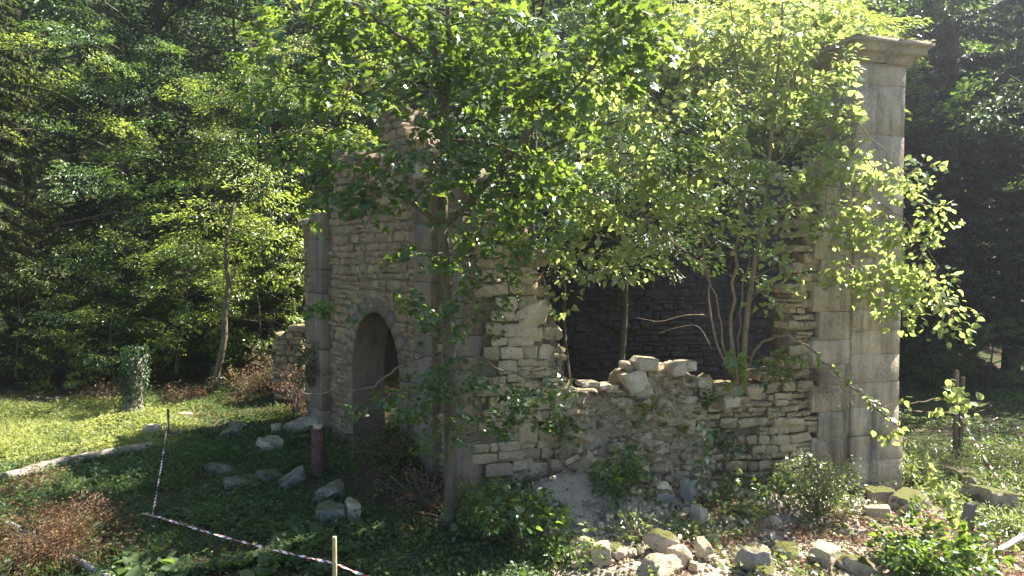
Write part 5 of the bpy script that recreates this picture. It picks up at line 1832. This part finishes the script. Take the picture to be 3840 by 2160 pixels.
def build_small():
    G = lambda px, py, dz=0.0: on_ground(px, py) + np.array((0, 0, dz))
    log("fallen_log", [G(20, 1812, .1), G(200, 1760, .12), G(330, 1735, .13), G(450, 1712, .13), G(570, 1690, .12)], .125, .11, M["logbark"], "long grey fallen log lying along the edge of the meadow", seed=4)
    log("pale_pole", [G(-60, 1935, .08), G(120, 2030, .09), G(260, 2110, .1), G(420, 2195, .1)], .05, .045, M["palebark"], "thin pale pole lying through the brown bracken at bottom left", "pole", 8, seed=6)
    log("pale_pole", [G(3560, 2230, .12), G(3720, 2110, .15), G(3900, 2020, .2)], .055, .045, M["palebark"], "bright bare fallen pole in the bottom right corner", "pole", 8, seed=7)
    log("dry_stick", [G(640, 1605, .05), G(700, 1580, .15), G(745, 1575, .2)], .02, .012, M["twig"], "dry stick lying in the sun left of the flat tan stone", "stick", 6, seed=8)
    log("dry_stick", [at(2760, 1930, 11.6), at(2850, 2010, 11.2), at(2900, 2080, 10.8), at(2905, 2150, 10.4)], .008, .006, M["twig"], "long thin dry stem hanging over the red herbs", "stick", 5, seed=9)
    # ivy-clad stump
    b = G(500, 1548)
    root = thing("ivy_stump", b, "broken tree stump wrapped in ivy at the edge of the wood", "stump")
    rg = np.random.default_rng(12)
    t = np.linspace(0, 1, 9)
    p = b + np.stack((.12 * t, 0 * t, -0.1 + 1.75 * t), 1)
    MB().tube(p, np.interp(t, (0, .2, 1), (.36, .24, .2)), 12).build("trunk", M["logbark"], root, smooth=True)
    n = 1500
    tt, a = rg.random(n) ** .6, rg.random(n) * 6.283
    lump = .22 + .30 * vnoise(a * 1.3, tt * 4, 9) * rg.random(n)
    c = b + np.stack((.12 * tt + np.cos(a) * lump, np.sin(a) * lump, .15 + 1.9 * tt), 1)
    mb = MB()
    put_leaves(mb, "simple", c, np.stack((np.cos(a) * .4, np.sin(a) * .4, -1 + 0 * a), 1) + rg.normal(0, .4, (n, 3)), np.stack((np.cos(a), np.sin(a), .6 + 0 * a), 1), rg.uniform(.07, .13, n))
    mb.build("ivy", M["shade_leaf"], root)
    # leaning bare sapling
    rgt = np.random.default_rng(13)
    Y = 23.0
    q = lambda x, y, d=0: at(x, y, Y + d)
    T = Tree("leaning_sapling", G(805, 1440), "slender leaning sapling with a bare lit stem at the forest edge", "tree")
    T.limb([q(800, 1460), q(820, 1370), q(845, 1270), q(840, 1150), q(862, 1080), q(846, 980), q(850, 880), q(880, 760)], .12, .05, 8)
    T.limb([q(862, 1080), q(880, 1010), q(875, 960)], .04, .015)
    for x, y, rx, ry, cnt in ((900, 850, 1.1, .4, 18), (1010, 870, 1.0, .4, 16), (820, 780, 1.0, .5, 14), (1000, 720, 1.1, .5, 16), (760, 930, .8, .3, 8)):
        T.region(q(x, y), (rx, .8, ry), cnt, 26, .9, .14, "simple", rgt, thick=.012)
    T.done(M["bark"], M["lime_leaf"])
    # short reddish post beside the gateway
    b = G(1195, 1782)
    b = np.array(b)
    t = np.linspace(0, 1, 8)
    root = thing("round_post", b, "short round reddish brown post before the left pilaster", "post")
    MB().tube(b + np.stack((0 * t, 0 * t, -.1 + 1.06 * t), 1), np.array((.155, .15, .147, .145, .143, .142, .142, .14)), 16).build("shaft", M["rust"], root, smooth=True)
    MB().tube(b + np.array([(0, 0, .955), (0, 0, 1.0)]), np.array((.155, .14)), 16).build("cap", M["rust"], root)
    v, f = rock_geo(np.random.default_rng(3), (.2, .16, .09), .3, ICO2)
    o = MB().add(v, f).build("loose_stone", M["rock"], None, smooth=True, loc=Vector(b + np.array((0, 0, 1.04))))
    tag(o, "small pale stone lying on top of the reddish round post", "stone", None, "thing")
    # stakes and tape
    s1 = G(632, 1648)
    stake("tape_stake", s1, .80, .05, M["oldpost"], "thin dark stake at the far end of the tape, beside the grey block")
    s2 = at(1256, 2240, 8.85)
    s2[2] = gz(s2[0], s2[1])
    hz = at(1256, 2012, 8.85)[2] - s2[2]
    stake("tape_stake", s2, hz, .052, M["stake"], "fresh yellow wooden stake at the bottom edge holding the tape", (.0, .0))
    c = at(572, 1930, 11.75)
    log("fallen_stake", [at(530, 1926, 11.9), at(630, 1950, 11.7), G(740, 1985, .03)], .022, .020, M["stake"], "slim wooden stake fallen over at the corner of the tape", "stake", 4, seed=14)
    tape(s1 + (0, 0, .55), c, .10, "tape running from the far dark stake down to the fallen stake", seed=3, turns=3)
    tape(c, at(1256, 2112, 8.83), .05, "tape running from the fallen stake to the fresh yellow stake", seed=5, turns=5)
    tape(at(1256, 2112, 8.83), at(1560, 2215, 8.1), .03, "short run of tape leaving the yellow stake at the bottom edge", seed=6, turns=1)
    # right hand posts
    b = at(3590, 1712, 16.3)
    b[2] = gz(b[0], b[1])
    h = at(3585, 1388, 16.3)[2] - b[2]
    root = thing("tape_post", b, "weathered split wooden post holding tape at the right", "post")
    for dx, w, hh, ln in ((-.045, .085, h, -.03), (.055, .07, h * .93, .03)):
        o = stake("post_half", b + np.array((dx, 0, 0)), hh, w, M["oldpost"], None, (ln, 0), d=.08)
        for kk in ("label", "category", "kind"):
            if kk in o:
                del o[kk]
        o.parent = root
        o.location = (dx, 0, 0)
    tape(at(3602, 1560, 16.2), at(3900, 1990, 12.5), .15, "tape running from the split post down to the right edge", seed=8, turns=6)
    tape(at(3578, 1545, 16.3), at(3352, 1528, 21.5), .05, "faint tape stretching from the split post behind the pier", seed=9, turns=2)
    tape(at(310, 1510, 22.6), at(215, 1490, 22.8), .0, "short tape strip in the shade at the far left", seed=10, turns=1)
    tape(at(215, 1490, 22.8), at(140, 1510, 23.0), .05, "short tape end sagging at the far left edge of the wood", seed=11, turns=1)


build_rocks()
build_cover()
build_shrubs()
build_small()


# ------------------------------------------------------------------ the hazy air under the trees
def build_haze():
    m = bpy.data.materials.new("haze")
    m.use_nodes = True
    nt = m.node_tree
    nt.nodes.clear()
    out = nt.nodes.new("ShaderNodeOutputMaterial")
    v = nt.nodes.new("ShaderNodeVolumePrincipled")
    v.inputs["Color"].default_value = (0.82, 0.88, 1.0, 1)
    v.inputs["Density"].default_value = 0.0015
    v.inputs["Anisotropy"].default_value = 0.84
    nt.links.new(v.outputs[0], out.inputs["Volume"])
    o = MB().box((0, 62, 40), (340, 260, 130)).build("haze", m)
    tag(o, kind="stuff")


build_haze()
